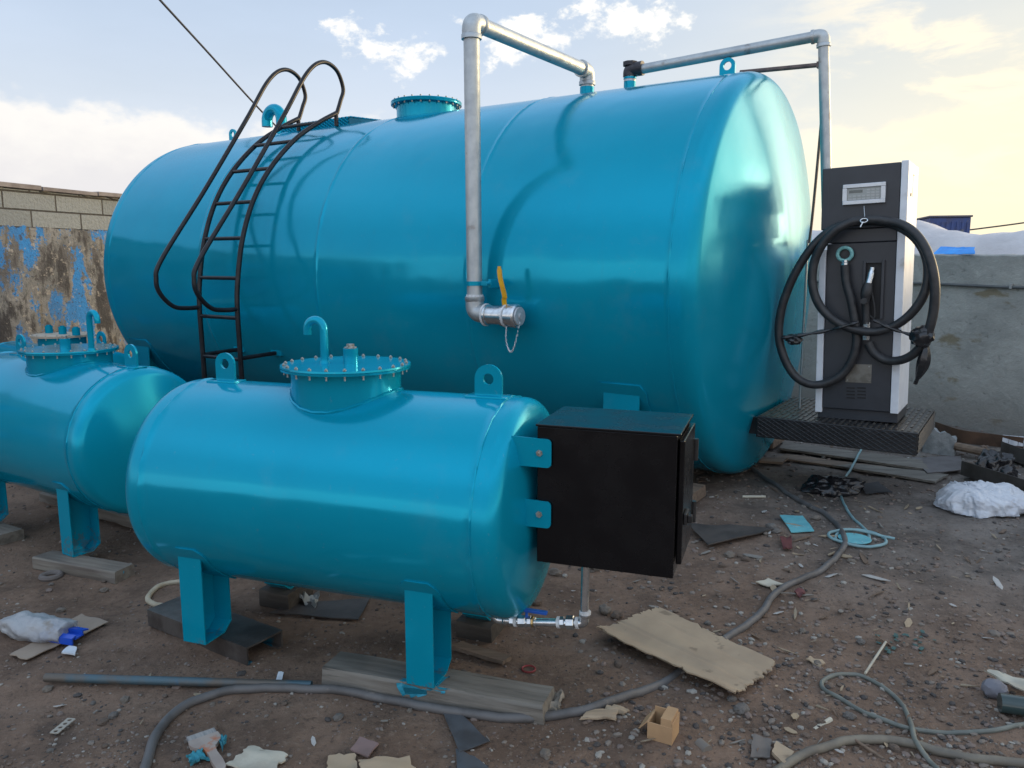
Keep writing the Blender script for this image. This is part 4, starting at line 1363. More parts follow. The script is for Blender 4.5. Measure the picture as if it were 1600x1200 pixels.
c4_ = [(1352, 690, .02), (1347, 708, .055), (1332, 735, .04), (1316, 755), (1314, 775), (1325, 800), (1345, 822), (1358, 838), (1352, 850), (1325, 851), (1306, 844), (1312, 833), (1340, 829), (1375, 838), (1384, 852, .01), (1362, 858, .01), (1322, 853, .012), (1296, 843, .012), (1300, 835, .012), (1330, 832, .014), (1365, 838, .012), (1398, 843)]
tag(MB().tube(ground_path(c4_, .006, 8), .0085, 8).build('cable', CABLE2), 'pale teal cable ending in a small coil on the dirt', 'cable')
tag(MB().tube(ground_path([(288, 911), (262, 914), (240, 925), (231, 938), (240, 946), (262, 950), (285, 950)], .012, 8), .013, 10).build('hose_offcut', mat('cream_hose', (0.42, 0.37, 0.27), .6, 0, (.33, .28, .2), 9)), 'curved cream hose offcut beside the steel channel', 'hose')

# iron bar
pa, pb = gp(72, 1069), gp(487, 1077)
mb = MB()
pp = [pa.lerp(pb, k / 12) for k in range(13)]
for p_ in pp: p_.z = .5 * (pa.z + pb.z) + .022
mb.tube(pp, .0165, 14)
tag(mb.build('iron_pipe', mat('blue_rusty_pipe', (0.055, 0.10, 0.125), .55, .3, (.10, .088, .075), 5, .42, .6, .3, 60, .003, spots=(.02, .11, .2), sscale=4, slo=.55, shi=.62)), 'straight blue grey iron pipe lying across the front of the dirt', 'pipe')

CARD = mat('cardboard', (0.36, 0.275, 0.185), .85, 0, (.29, .22, .15), 5, .35, .7, .35, 30, .004, spots=(.20, .15, .10), sscale=12, slo=.62, shi=.72)
CARD2 = mat('fresh_cardboard', (0.40, 0.25, 0.13), .8, 0, (.34, .21, .11), 8)
PALE = mat('pale_board', (0.44, 0.41, 0.33), .85, 0, (.34, .31, .25), 8, bump=.3, spots=(.2, .18, .14), sscale=14)
WHITEP = mat('white_plastic_scrap', (0.58, 0.62, 0.66), .45, 0, (.5, .53, .56), 14)
SHEET = mat('grey_sheet_steel', (0.115, 0.12, 0.13), .5, .4, (.08, .08, .085), 8, bump=.2)
DARKSHEET = mat('dark_sheet_steel', (0.075, 0.062, 0.055), .6, .2, (.05, .042, .038), 8, bump=.3)
TEALSCRAP = mat('pale_teal_scrap', (0.14, 0.42, 0.46), .5, 0, (.11, .35, .40), 12, spots=(.3, .45, .45), sscale=30)
MAROON = mat('maroon_scrap', (0.11, 0.03, 0.03), .6)
PINKBRD = mat('pink_brown_board', (0.20, 0.135, 0.125), .85, 0, (.16, .11, .10), 8)


def flat(name, pix, m, label, cat, thick=.004, nu=10, nv=8, jit=.0, warp=.0, lift=.006, seed=1, group=None, curl=None):
    c_ = [gp(*q) for q in pix]
    zs = [p_.z for p_ in c_]
    base = max(zs)
    for p_ in c_: p_.z = base
    def wf(u, v, p_):
        g = warp * noise.noise(Vector((u * 2.2 + seed, v * 2.2, seed * 1.3))) + warp * .4 * noise.noise(Vector((u * 6 + seed, v * 6, 3)))
        if curl: g += curl(u, v)
        return max(gz(p_.x, p_.y) - base, -.01) * .6 + g + lift + thick
    mb = MB().patch(c_, nu, nv, thick, wf, jit, seed)
    return tag(mb.build(name, m, ang=50), label, cat, group)


flat('cardboard_sheet', [(928, 1000), (1030, 962), (1217, 1049), (1148, 1104)], CARD, 'large torn brown cardboard sheet flattened on the dirt over the hose', 'cardboard', .006, 44, 20, .020, .007, .028, 5,
     curl=lambda u, v: .016 * math.exp(-((u - .0) / .12) ** 2) - .004 * math.exp(-((u - .36) / .012) ** 2) - .003 * math.exp(-((u - .74 + v * .03) / .012) ** 2))
flat('cardboard_strip', [(15, 1028), (128, 968), (171, 977), (42, 1036)], mat('tan_board', (0.27, 0.215, 0.165), .85, 0, (.23, .18, .14), 6), 'long tan cardboard strip under the plastic bag at left', 'cardboard', .004, 16, 6, .006, .006, .012, 8)
flat('white_shard', [(95, 1027), (108, 1016), (122, 1017), (118, 1029)], WHITEP, 'angular white plastic shard beside the tan cardboard strip', 'scrap', .006, 3, 3, .004, .003, .012, 2)
flat('paper_scrap', [(352, 1200), (392, 1168), (452, 1186), (420, 1225)], PALE, 'dirty cream board scrap beside the paint brush', 'scrap', .005, 10, 8, .012, .012, .010, 3)
flat('cardboard_scrap', [(505, 1225), (515, 1182), (560, 1184), (556, 1225)], CARD, 'brown cardboard scrap at the very bottom edge, left piece', 'cardboard', .005, 8, 6, .012, .010, .008, 13)
flat('cardboard_scrap', [(562, 1225), (560, 1194), (640, 1187), (662, 1225)], CARD, 'pale brown cardboard scrap at the very bottom edge, right piece', 'cardboard', .005, 8, 6, .012, .010, .012, 14)
flat('board_scrap', [(548, 1178), (562, 1157), (592, 1168), (576, 1190)], PINKBRD, 'small pinkish brown square of board near the bottom edge', 'scrap', .006, 4, 4, .003, .003, .010, 4)
flat('sheet_offcut', [(690, 1112), (722, 1121), (765, 1163), (718, 1180)], SHEET, 'pointed grey steel offcut beside the timber plank', 'steel offcut', .004, 8, 8, .0, .004, .008, 6)
flat('sheet_offcut', [(712, 1174), (742, 1186), (790, 1225), (716, 1225)], SHEET, 'grey steel offcut running off the bottom edge', 'steel offcut', .004, 8, 8, .0, .004, .005, 7)
flat('dark_sheet', [(1074, 826), (1140, 826), (1210, 832), (1106, 861)], DARKSHEET, 'dark triangular steel sheet beside the black cabinet', 'steel sheet', .006, 10, 6, .0, .006, .020, 9)
flat('dark_sheet', [(420, 962), (470, 945), (578, 938), (560, 972)], DARKSHEET, 'dark steel sheet in the shade under the front tank', 'steel sheet', .005, 8, 6, .0, .004, .008, 10)
flat('teal_plate', [(1218, 811), (1254, 811), (1272, 833), (1236, 835)], TEALSCRAP, 'square pale teal plate lying on the dirt', 'plate', .005, 5, 5, .002, .002, .010, 11)
flat('black_mat', [(1344, 760), (1372, 757), (1394, 773), (1352, 776)], mat('black_mat', (0.022, 0.024, 0.03), .7), 'black rubber mat piece beside the torn black bag', 'mat', .006, 5, 5, .003, .006, .015, 15)
flat('slate_sheet', [(1423, 722), (1500, 719), (1504, 741), (1448, 746)], mat('slate_sheet', (0.11, 0.10, 0.10), .6, 0, (.08, .072, .07), 9), 'slate grey sheet by the planks under the wall', 'steel sheet', .006, 8, 6, .004, .006, .03, 16)
flat('board_scrap', [(1180, 913), (1200, 908), (1228, 917), (1200, 921)], PALE, 'small weathered board scrap beside the long grey hose', 'scrap', .006, 5, 4, .004, .006, .010, 17)
flat('maroon_scrap', [(1218, 846), (1236, 842), (1238, 862), (1224, 864)], MAROON, 'maroon scrap standing out beside the teal plate', 'scrap', .005, 5, 5, .004, .012, .02, 18)
flat('red_rag', [(1240, 928), (1250, 923), (1259, 931), (1249, 939)], MAROON, 'small dark red rag on the gravel', 'rag', .006, 5, 5, .004, .010, .012, 19)
flat('round_plate', [(1176, 1152), (1206, 1160), (1203, 1190), (1172, 1188)], mat('dusty_disc', (.15, .13, .115), .7, .1, (.11, .095, .085), 9), 'dusty steel disc scrap at lower right', 'scrap', .004, 8, 8, .004, .004, .010, 20)
flat('wood_board', [(1300, 732), (1338, 730), (1482, 748), (1462, 758)], W_GREY, 'short grey board lying nearest the black bag', 'plank', .016, 8, 4, .003, .010, .012, 21)
flat('wood_board', [(1217, 708), (1224, 699), (1440, 727), (1450, 741)], W_GREY, 'long grey board lying in front of the chequer platform', 'plank', .018, 10, 4, .003, .010, .026, 22)
flat('wood_board', [(1212, 719), (1226, 714), (1386, 736), (1352, 741)], W_BROWN, 'brown splintered board between the two grey boards', 'plank', .014, 8, 4, .010, .010, .010, 23)
flat('wood_board', [(700, 1018), (722, 1012), (800, 1036), (786, 1044)], W_BROWN, 'thin brown board in the shade behind the right front leg', 'plank', .016, 8, 3, .003, .003, .012, 24)
flat('wood_board', [(1186, 727), (1192, 722), (1232, 722), (1222, 730)], W_BROWN, 'broken board stub beside the big tank foot', 'plank', .018, 5, 3, .004, .004, .02, 25)
flat('cardboard_scrap', [(1258, 1034), (1266, 1031), (1290, 1040), (1282, 1047)], CARD, 'brown leaf shaped cardboard scrap beside the large sheet', 'cardboard', .004, 5, 4, .003, .012, .006, 26)
flat('cardboard_scrap', [(905, 1131), (918, 1118), (968, 1116), (962, 1128)], CARD, 'torn corrugated cardboard fragment left of the small carton', 'cardboard', .006, 12, 4, .006, .012, .008, 27, curl=lambda u, v: .005 * math.sin(u * 40))
flat('cardboard_scrap', [(940, 1114), (958, 1108), (984, 1116), (974, 1122)], CARD, 'small cardboard flake behind the corrugated fragment', 'cardboard', .005, 8, 4, .006, .012, .015, 28)
flat('wood_board', [(1205, 1186), (1212, 1168), (1240, 1185), (1225, 1205)], CARD, 'pale chipboard offcut beside the dusty tan hose', 'scrap', .012, 5, 4, .003, .004, .012, 29)

# wooden-looking round teal disc inside the cable coil
p_ = gp(1335, 845)
tag(MB().lathe([(0, .088), (.004, .09), (.006, .088), (.007, 0)], (p_.x, p_.y, p_.z + .012), 'Z', 36).build('teal_disc', TEALSCRAP), 'flat pale teal disc inside the cable coil', 'disc')
p_ = gp(80, 902)
tag(MB().tube([(p_.x + .045 * math.cos(a), p_.y + .045 * math.sin(a), p_.z + .008) for a in np.linspace(0, 2 * math.pi, 24, endpoint=False)], .016, 8, closed=True).build('washer', mat('dusty_ring', (.14, .12, .11), .8)), 'dusty grey ring washer lying left of the left tank leg', 'washer')
p_ = gp(826, 1047)
tag(MB().tube([(p_.x + .026 * math.cos(a), p_.y + .026 * math.sin(a), p_.z + .005) for a in np.linspace(0, 2 * math.pi, 20, endpoint=False)], .004, 6, closed=True).build('red_ring', mat('red_plastic', (.22, .03, .03), .5)), 'small red plastic ring in front of the right leg', 'ring')

# small open carton
CO = gp(1036, 1150)
CBF = Frame(CO.x, CO.y, CO.z + .002, R_(-28))
cb = empty('carton', CBF, 'small open brown carton lying on its side on the dirt', 'carton')
mb = MB()
bw, bd, bh, th = .085, .085, .075, .004
mb.box(-bw / 2, bw / 2, bd / 2 - th, bd / 2, 0, bh, .001)
mb.box(-bw / 2, bw / 2, -bd / 2, -bd / 2 + th, 0, bh * .82, .001)
mb.box(bw / 2 - th, bw / 2, -bd / 2 + th, bd / 2 - th, 0, bh, .001)
mb.box(-bw / 2, -bw / 2 + th, -bd / 2 + th, bd / 2 - th, 0, bh * .8, .001)
mb.box(-bw / 2 + th, bw / 2 - th, -bd / 2 + th, bd / 2 - th, .0005, th)
mb.box(.002, bw / 2 - th, -bd / 2 + .002, bd / 2 - .002, bh * .7, bh + .012, .001)
mb.build('box_body', CARD2, cb, smooth=False)
mb = MB()
mb.prism([(-bw / 2, -bd / 2, bh * .79), (-bw / 2, bd / 2, bh * .79), (-bw / 2 - .028, bd / 2 - .004, bh * .35), (-bw / 2 - .028, -bd / 2 + .004, bh * .35)], (-.003, 0, .001))
mb.build('flap', CARD2, cb, smooth=False)

# torn bag with the blue profile at the left
FILM = mat('milky_film', (0.46, 0.47, 0.48), .35, 0, (.36, .38, .42), 5, bump=.7, bscale=26, bdist=.015, trans=.35, spots=(.30, .26, .22), sscale=7)
pa, pb = gp(18, 965, .07), gp(118, 985, .05)
mid_ = (pa + pb) / 2
d = pb - pa; a = math.atan2(d.y, d.x)
BGF = Frame(mid_.x, mid_.y, gz(mid_.x, mid_.y), a)
bg_e = empty('wrapped_profile', BGF, 'blue plastic profile in a torn milky bag, lying on the tan strip', 'wrapped scrap')
mb = MB()
L_ = d.length
rows = []
for i in range(29):
    u = i / 28
    x = -L_ / 2 - .05 + (L_ * .86 + .05) * u
    rr = (.02 + .058 * math.sin(min(u * 3.2, 1.57))) * (1 - .32 * u)
    ring = []
    for k in range(28):
        q = 2 * math.pi * k / 28
        nn = 1 + .28 * noise.noise(Vector((x * 16, math.cos(q) * 1.6, math.sin(q) * 1.6))) + .12 * noise.noise(Vector((x * 40, math.cos(q) * 4, math.sin(q) * 4)))
        ring.append(mb.bm.verts.new((x + (.02 * noise.noise(Vector((q * 2, 1, 5))) if i == 28 else 0), rr * nn * 1.15 * math.cos(q), .055 + rr * nn * .8 * math.sin(q) - .012 * u)))
    rows.append(ring)
for r0, r1 in zip(rows, rows[1:]):
    for k in range(28): mb.bm.faces.new((r0[k], r0[(k + 1) % 28], r1[(k + 1) % 28], r1[k]))
mb.bm.faces.new(rows[0][::-1]); mb.bm.faces.new(rows[-1])
mb.build('bag', FILM, bg_e, ang=80)
mb = MB()
sec = [(-.045, 0), (-.045, .03), (-.02, .035), (-.02, .022), (.015, .022), (.015, .04), (.05, .032), (.05, .026), (.02, .034), (.02, .016), (-.026, .016), (-.026, .028), (-.038, .024), (-.038, 0)]
mb.prism([(L_ * .12, y, z + .018) for y, z in sec], (L_ * .44, 0, -.004))
mb.build('profile', mat('cobalt_plastic', (0.012, 0.075, 0.50), .35), bg_e, smooth=False)

# perforated strip
pa, pb = gp(84, 1151), gp(113, 1130)
d = pb - pa; a = math.atan2(d.y, d.x)
PSF = Frame((pa.x + pb.x) / 2, (pa.y + pb.y) / 2, gz(pa.x, pa.y) + .012, a)
mb = MB()
L_ = d.length
for k in range(4):
    cx = -L_ / 2 + L_ * (k + .5) / 4
    hl = L_ / 8
    def sq(ang, hl=hl): return min(hl / max(abs(math.cos(ang)), 1e-6), .016 / max(abs(math.sin(ang)), 1e-6))
    mb.holed(sq, (0, 0), .007, lambda u, v, q, cx=cx: Vector((cx + u, v, q)), .003, 24)
me = mb.mesh('perforated_strip', False); me.materials.append(mat('galv_strip', (.34, .31, .26), .6, .2))
o = bpy.data.objects.new('perforated_strip', me); o.location, o.rotation_euler = PSF.loc, PSF.rot; COL.objects.link(o)
tag(o, 'small perforated metal strip with four holes at lower left', 'metal strip')

# paint brush and rags
pa, pb = gp(322, 1168), gp(352, 1215)
d = pb - pa; a = math.atan2(d.y, d.x)
PBF = Frame(pa.x, pa.y, gz(pa.x, pa.y) + .012, a)
pbo = empty('paint_brush', PBF, 'worn wide paint brush with an orange stain, lying on teal rags', 'paint brush')
mb = MB()
prof = [(-.03, .048), (.0, .05), (.02, .042), (.045, .018), (.08, .014), (.13, .017), (.17, .015), (.185, .008)]
up = [(x, y, 0) for x, y in prof] + [(x, -y, 0) for x, y in prof[::-1]]
mb.prism(up, (0, 0, .014))
mb.build('handle', mat('worn_brush_wood', (.34, .29, .25), .6, 0, (.28, .23, .2), 12, spots=(.38, .15, .08), sscale=9, slo=.54, shi=.6), pbo, smooth=False)
mb = MB(); mb.box(-.062, -.0305, -.046, .046, .0, .013, .002); mb.build('bristles', mat('stiff_bristle', (.30, .29, .27), .8, 0, (.2, .2, .2), 30, stretch=(.3, 5, 1)), pbo, smooth=False)
RAG = mat('teal_rag', (0.03, 0.22, 0.28), .85, 0, (.02, .15, .2), 12, bump=.6, bscale=30)
flat('teal_rag', [(338, 1162), (346, 1154), (356, 1161), (348, 1178)], RAG, 'small teal rag beside the head of the paint brush', 'rag', .008, 10, 8, .010, .022, .014, 31)
flat('teal_rag', [(292, 1186), (312, 1178), (330, 1190), (300, 1200)], RAG, 'crumpled teal rag under the paint brush handle', 'rag', .008, 10, 8, .012, .020, .008, 32)

# crumpled cloth at the timber end
CLOTH = mat('beige_cloth', (0.25, 0.22, 0.18), .9, 0, (.17, .15, .12), 12, bump=.6, bscale=40)
flat('cloth', [(812, 1118), (862, 1096), (884, 1090), (872, 1118)], CLOTH, 'crumpled beige cloth at the end of the long timber', 'cloth', .006, 22, 12, .012, .05, .018, 33)
flat('paper_scrap', [(466, 946), (480, 932), (500, 938), (494, 958)], mat('grey_paper', (.30, .31, .30), .8), 'crumpled pale paper in the shade under the front tank', 'paper', .005, 10, 8, .012, .05, .02, 34)
flat('paper_tag', [(431, 1072), (435, 1057), (444, 1058), (441, 1071)], WHITEP, 'small white and blue label scrap standing behind the iron pipe', 'scrap', .003, 4, 4, .002, .004, .02, 35)

# plastic bags
WB = mat('white_bag_film', (0.66, 0.69, 0.74), .32, 0, (.60, .63, .69), 4, bump=.5, bscale=22, bdist=.012, trans=.30)
pc = gp(1566, 808)
mb = MB()
mb.blob((0, 0, 0), (.33, .22, .145), 6, .16, 1.1, 2.3, False, flat=-.15)
KN = Vector((-.20, -.05, .14))
for v in mb.bm.verts:
    d_ = v.co.normalized()
    rel = v.co - KN
    th = math.atan2(rel.y, rel.x); ph = math.atan2(rel.z, math.hypot(rel.x, rel.y)); rr = rel.length
    pleat = abs(noise.noise(Vector((math.cos(th) * 4.5, math.sin(th) * 4.5, ph * 3.2 + rr * .8))))
    fine = abs(noise.noise(Vector((math.cos(th) * 11, math.sin(th) * 11, ph * 8 + rr * 2.5))))
    k = -pleat * .030 * min(1, rr * 3.5) - fine * .016 - abs(noise.noise(v.co * 6 + Vector((2, 2, 9)))) * .05 - abs(noise.noise(v.co * 26)) * .009
    v.co += d_ * k
    v.co.z *= 1 + .45 * math.exp(-((v.co.x + .20) / .09) ** 2)
    v.co.z += .03
mn = min(v.co.z for v in mb.bm.verts)
for v in mb.bm.verts: v.co += Vector((pc.x, pc.y + .16, pc.z - mn - .01))
tag(mb.build('plastic_bag', WB, ang=80), 'crumpled white plastic bag on the gravel at the right edge', 'plastic bag')
for px, py, r, sd, lab in ((1300, 768, (.22, .14, .10), 4.1, 'torn black plastic bag in front of the boards'), (1553, 742, (.16, .13, .15), 6.7, 'black plastic bag slumped against the steel angle')):
    pc = gp(px, py)
    mb = MB(); mb.blob((0, 0, 0), r, 5, .22, 1.6, sd, False, flat=-.3)
    for v in mb.bm.verts:
        d_ = v.co.normalized()
        v.co += d_ * (-abs(noise.noise(v.co * 9 + Vector((sd, 1, 2)))) * .06 - abs(noise.noise(v.co * 21)) * .025)
    for v in mb.bm.verts: v.co += Vector((pc.x, pc.y, pc.z + r[2] * .3))
    tag(mb.build('plastic_bag', PLAST, ang=80), lab, 'plastic bag')

# broken hollow block
pc = gp(1472, 709)
HBF = Frame(pc.x, pc.y + .05, pc.z, R_(-30))
mb = MB()
rr = bmesh.ops.create_grid(mb.bm, x_segments=1, y_segments=1, size=.001)
bmesh.ops.delete(mb.bm, geom=mb.bm.verts[:], context='VERTS')
N = 40
def sup(a, ax, ay):
    c_, s_ = math.cos(a), math.sin(a)
    r = (abs(c_ / ax) ** 6 + abs(s_ / ay) ** 6) ** (-1 / 6)
    return r * c_, r * s_
L4 = []
for (ax, ay, top) in ((.125, .095, 0), (.125, .095, 1), (.085, .055, 1), (.085, .055, 0)):
    ring = []
    for k in range(N):
        a_ = 2 * math.pi * k / N
        x, y = sup(a_, ax, ay)
        z = 0 if not top else .17 + .05 * noise.noise(Vector((math.cos(a_) * 1.7, math.sin(a_) * 1.7, 3.3))) - .045 * math.cos(a_ - .6) + .01 * noise.noise(Vector((x * 60, y * 60, 1)))
        ring.append(mb.bm.verts.new((x + .003 * noise.noise(Vector((x * 40, y * 40, top))), y, z)))
    L4.append(ring)
for r0, r1 in zip(L4, L4[1:] + L4[:1]):
    for k in range(N): mb.bm.faces.new((r0[k], r0[(k + 1) % N], r1[(k + 1) % N], r1[k]))
me = mb.mesh('concrete_block', True, 40); me.materials.append(mat('block_concrete', (.25, .26, .26), .95, 0, (.18, .19, .19), 18, bump=.8, bscale=60, bdist=.006))
o = bpy.data.objects.new('concrete_block', me); o.location, o.rotation_euler = HBF.loc, HBF.rot; COL.objects.link(o)
tag(o, 'broken hollow concrete block beside the chequer platform', 'concrete block')

# steel and rubbish along the wall foot
def wl_pt(px, py): return gp(px, py)
mb = MB()
pa = [gp(1462, 680), gp(1500, 692), (gp(1540, 697)), gp(1600, 703)]
pts = spline([p_ + Vector((0, .02, 0)) for p_ in pa], 8)
for i in range(len(pts) - 1):
    pass
top = [mb.bm.verts.new(p_ + Vector((-.02, -.03, .13 - .02 * i / len(pts)))) for i, p_ in enumerate(pts)]
bot = [mb.bm.verts.new(p_ + Vector((.0, 0, .0))) for p_ in pts]
top2 = [mb.bm.verts.new(p_ + Vector((-.014, -.024, .13 - .02 * i / len(pts)))) for i, p_ in enumerate(pts)]
bot2 = [mb.bm.verts.new(p_ + Vector((.006, .006, .0))) for p_ in pts]
for i in range(len(pts) - 1):
    mb.bm.faces.new((top[i], top[i + 1], bot[i + 1], bot[i])); mb.bm.faces.new((top2[i], bot2[i], bot2[i + 1], top2[i + 1]))
    mb.bm.faces.new((top[i], top2[i], top2[i + 1], top[i + 1]))
tag(mb.build('steel_strip', mat('rust', (.12, .07, .045), .8, .1, (.08, .05, .035), 8, bump=.3), ang=60), 'bent rusty steel strip along the foot of the grey wall', 'steel strip')


def angle_iron(pxa, pxb, w_, label, m, seed, lift=.02, rise=0.0):
    pa, pb = gp(*pxa), gp(*pxb)
    d = pb - pa; a = math.atan2(d.y, d.x); L_ = d.length
    mb = MB()
    sec = [(0, 0), (w_, 0), (w_, .008), (.008, .008), (.008, w_), (0, w_)]
    mb.prism([(-L_ / 2, y, z) for y, z in sec], (L_, 0, 0))
    me = mb.mesh('steel_angle', False); me.materials.append(m)
    o = bpy.data.objects.new('steel_angle', me)
    o.location = ((pa.x + pb.x) / 2, (pa.y + pb.y) / 2, max(pa.z, pb.z) + lift)
    o.rotation_euler = (0, -rise, a)
    COL.objects.link(o)
    return tag(o, label, 'steel angle')
IRON = mat('dark_iron', (.075, .068, .062), .6, .3, (.05, .042, .036), 9, bump=.3)
angle_iron((1500, 748), (1640, 790), .11, 'long dark steel angle behind the white plastic bag', IRON, 1, .01)
angle_iron((1562, 716), (1660, 752), .12, 'dark steel angle at the right edge nearer the wall', IRON, 2, .01)
pa, pb = gp(1565, 700), gp(1640, 706)
d = pb - pa; a = math.atan2(d.y, d.x)
mb = MB()
xx = 0
for k in range(9):
    wk_ = (.05, .07, .04, .06)[k % 4]
    mb.box(xx, xx + wk_ - .004, 0, .012, 0, .085, .002); xx += wk_
mb.box(0, xx, .0125, .018, .004, .08)
me = mb.mesh('striped_panel', False); me.materials.append(mat('white_slats', (.6, .62, .66), .5, 0, (.42, .45, .5), 22, stretch=(1, 1, .1)))
o = bpy.data.objects.new('striped_panel', me); o.location = (pa.x, pa.y, pa.z + .03); o.rotation_euler = (0, 0, a); COL.objects.link(o)
tag(o, 'white slatted panel scrap at the wall foot on the right edge', 'panel')
mb = MB(); q1_, q2_ = gp(1492, 697, .07), gp(1545, 708, .05); mb.tube([q1_, q2_], .035, 10)
tag(mb.build('log', W_BROWN), 'short round brown log beside the broken block', 'log')
mb = MB(); q1_, q2_ = gp(1352, 1052, .012), gp(1384, 1003, .012); mb.tube([q1_, q2_], .005, 7)
tag(mb.build('stick', PALE), 'thin straight pale stick above the cable loop', 'stick')
mb = MB(); q1_, q2_ = gp(1336, 1156, .035), gp(1380, 1186, .012); mb.tube([q1_, q2_], [.005, .006], 7)
tag(mb.build('stick', W_BROWN), 'thin brown stick lying across the dusty tan hose', 'stick')
mb = MB(); q1_, q2_ = gp(1160, 776, .012), gp(1196, 776, .012); mb.tube([q1_, q2_], .009, 7)
tag(mb.build('stick', PALE), 'short pale stick in the dirt right of the cabinet', 'stick')
mb = MB(); q1_, q2_ = gp(1272, 1141, .012), gp(1298, 1124, .016); mb.tube([q1_, q2_], .009, 8)
tag(mb.build('stick', PALE), 'grooved pale stick piece left of the cable loop', 'stick')
# crushed can and carton bit by the right edge
mb = MB(); mb.blob(gp(1552, 1088) + Vector((0, 0, .03)), (.045, .04, .035), 3, .2, 3, 3)
tag(mb.build('stone', mat('stone_blue', (.15, .15, .17), .8)), 'round blue grey stone beside the torn board at the right edge', 'stone')
flat('board_scrap', [(1535, 1062), (1556, 1062), (1620, 1086), (1600, 1098)], PALE, 'torn cream board at the right edge above the cable', 'scrap', .005, 10, 5, .012, .014, .035, 36)
mb = MB(); q1_, q2_ = gp(1562, 1098, .04), gp(1630, 1108, .04); mb.tube([q1_, q2_], .034, 14)
tag(mb.build('bottle', mat('dark_green_glass', (.03, .05, .05), .2)), 'dark green bottle lying at the right edge', 'bottle')
mb = MB(); q1_, q2_ = gp(1092, 1162, .02), gp(1106, 1174, .02); mb.tube([q1_, q2_], .02, 12)
tag(mb.build('pipe_piece', mat('pipe_dust', (.16, .14, .12), .7)), 'short dusty pipe piece right of the small carton', 'pipe')

# ---- gravel (nobody could count it) and the stones and chips one can tell apart
rng = np.random.default_rng(11)
ico = bmesh.new(); bmesh.ops.create_icosphere(ico, subdivisions=1, radius=1.0)
iv = np.array([v.co[:] for v in ico.verts]); ifc = np.array([[v.index for v in f.verts] for f in ico.faces]); ico.free()
V, Fc, MI = [], [], []
cnt = 0
tries = 0
while cnt < 22000 and tries < 160000:
    tries += 1
    yy = 2.1 + 6.6 * rng.random() ** 1.7
    xx = (rng.random() * 2 - 1) * (yy * .70 + .3)
    dens = .35 + .65 * max(0, noise.noise(Vector((xx * .9, yy * .9, 7))) + .45) + .25 * (xx > .4)
    dens *= .45 + max(0.0, noise.noise(Vector((xx * 3.1, yy * 3.1, 2))) + .3)
    if rng.random() > dens: continue
    sz = .0020 + (.0065 + .0055 * (xx > .25)) * rng.random() ** 3.4 + (.012 * rng.random() if rng.random() < .012 else 0)
    sz *= .75 + .09 * yy
    a_ = rng.random() * 6.283
    ca, sa = math.cos(a_), math.sin(a_)
    q = iv * (1 + .35 * (rng.random((len(iv), 1)) - .5)) * sz * np.array([1 + .5 * rng.random(), .7 + .5 * rng.random(), .45 + .3 * rng.random()])
    q = np.stack([q[:, 0] * ca - q[:, 1] * sa, q[:, 0] * sa + q[:, 1] * ca, q[:, 2]], 1) + np.array([xx, yy, gz(xx, yy) + sz * .2])
    V.append(q); Fc.append(ifc + cnt * len(iv)); MI.append(np.full(len(ifc), rng.choice([0, 0, 0, 1, 1, 2, 2, 3, 4, 4], p=None)))
    cnt += 1
me = bpy.data.meshes.new('gravel')
me.from_pydata(np.concatenate(V).tolist(), [], np.concatenate(Fc).tolist())
for m_ in (mat('pebble_brown', (.17, .13, .11), .9), mat('pebble_grey', (.18, .152, .128), .9), mat('pebble_dark', (.06, .052, .048), .9), mat('pebble_pale', (.27, .25, .22), .85), mat('pebble_rust', (.14, .10, .075), .9)):
    me.materials.append(m_)
me.polygons.foreach_set('material_index', np.concatenate(MI).astype(np.int32))
gv = bpy.data.objects.new('gravel', me); COL.objects.link(gv)
tag(gv, 'loose small gravel and crumbs scattered over the dirt', 'gravel', kind='stuff')

STM = [mat('stone_a', (.20, .17, .14), .9, 0, (.14, .118, .098), 12, bump=.6, bscale=40), mat('stone_b', (.15, .113, .088), .9, 0, (.10, .075, .058), 12, bump=.6, bscale=40), mat('stone_c', (.17, .155, .14), .9, 0, (.12, .108, .098), 12, bump=.6, bscale=40)]
protos = []
for k in range(6):
    mb = MB(); mb.blob((0, 0, 0), (1, .8, .6), 3, .35, 1.9, k * 3.7 + 1)
    me = mb.mesh('stone', True, 60); me.materials.append(STM[k % 3]); protos.append(me)
stones = [(945, 957, .035), (963, 965, .03), (1158, 1112, .03), (1140, 870, .03), (1165, 876, .025), (1205, 826, .035), (1275, 812, .03), (1272, 795, .03), (1213, 832, .028), (868, 898, .035), (838, 944, .028), (925, 890, .05), (727, 1060, .03), (966, 1040, .02), (1345, 1005, .02), (640, 1112, .012), (1128, 886, .022)]
rnd = random.Random(7)
for i, (px, py, r) in enumerate(stones):
    p_ = gp(px, py)
    o = bpy.data.objects.new('stone', protos[i % 6]); COL.objects.link(o)
    o.location = (p_.x, p_.y, p_.z + r * .35); o.scale = (r, r, r); o.rotation_euler = (0, 0, rnd.random() * 6)
    tag(o, 'grey brown stone lying loose on the dirt among the gravel', 'stone', 'loose stones on the dirt')
for i in range(130):
    yy = 2.3 + 5.2 * rnd.random() ** 1.4
    xx = rnd.uniform(-.64, .66) * yy
    if SF.I @ Vector((xx, yy, 0)) and -1.6 < (SF.I @ Vector((xx, yy, 0))).x < .8 and abs((SF.I @ Vector((xx, yy, 0))).y) < .4: continue
    r = rnd.uniform(.009, .022)
    o = bpy.data.objects.new('stone', protos[i % 6]); COL.objects.link(o)
    o.location = (xx, yy, gz(xx, yy) + r * .3); o.scale = (r, r, r); o.rotation_euler = (0, 0, rnd.random() * 6)
    tag(o, 'grey brown stone lying loose on the dirt among the gravel', 'stone', 'loose stones on the dirt')
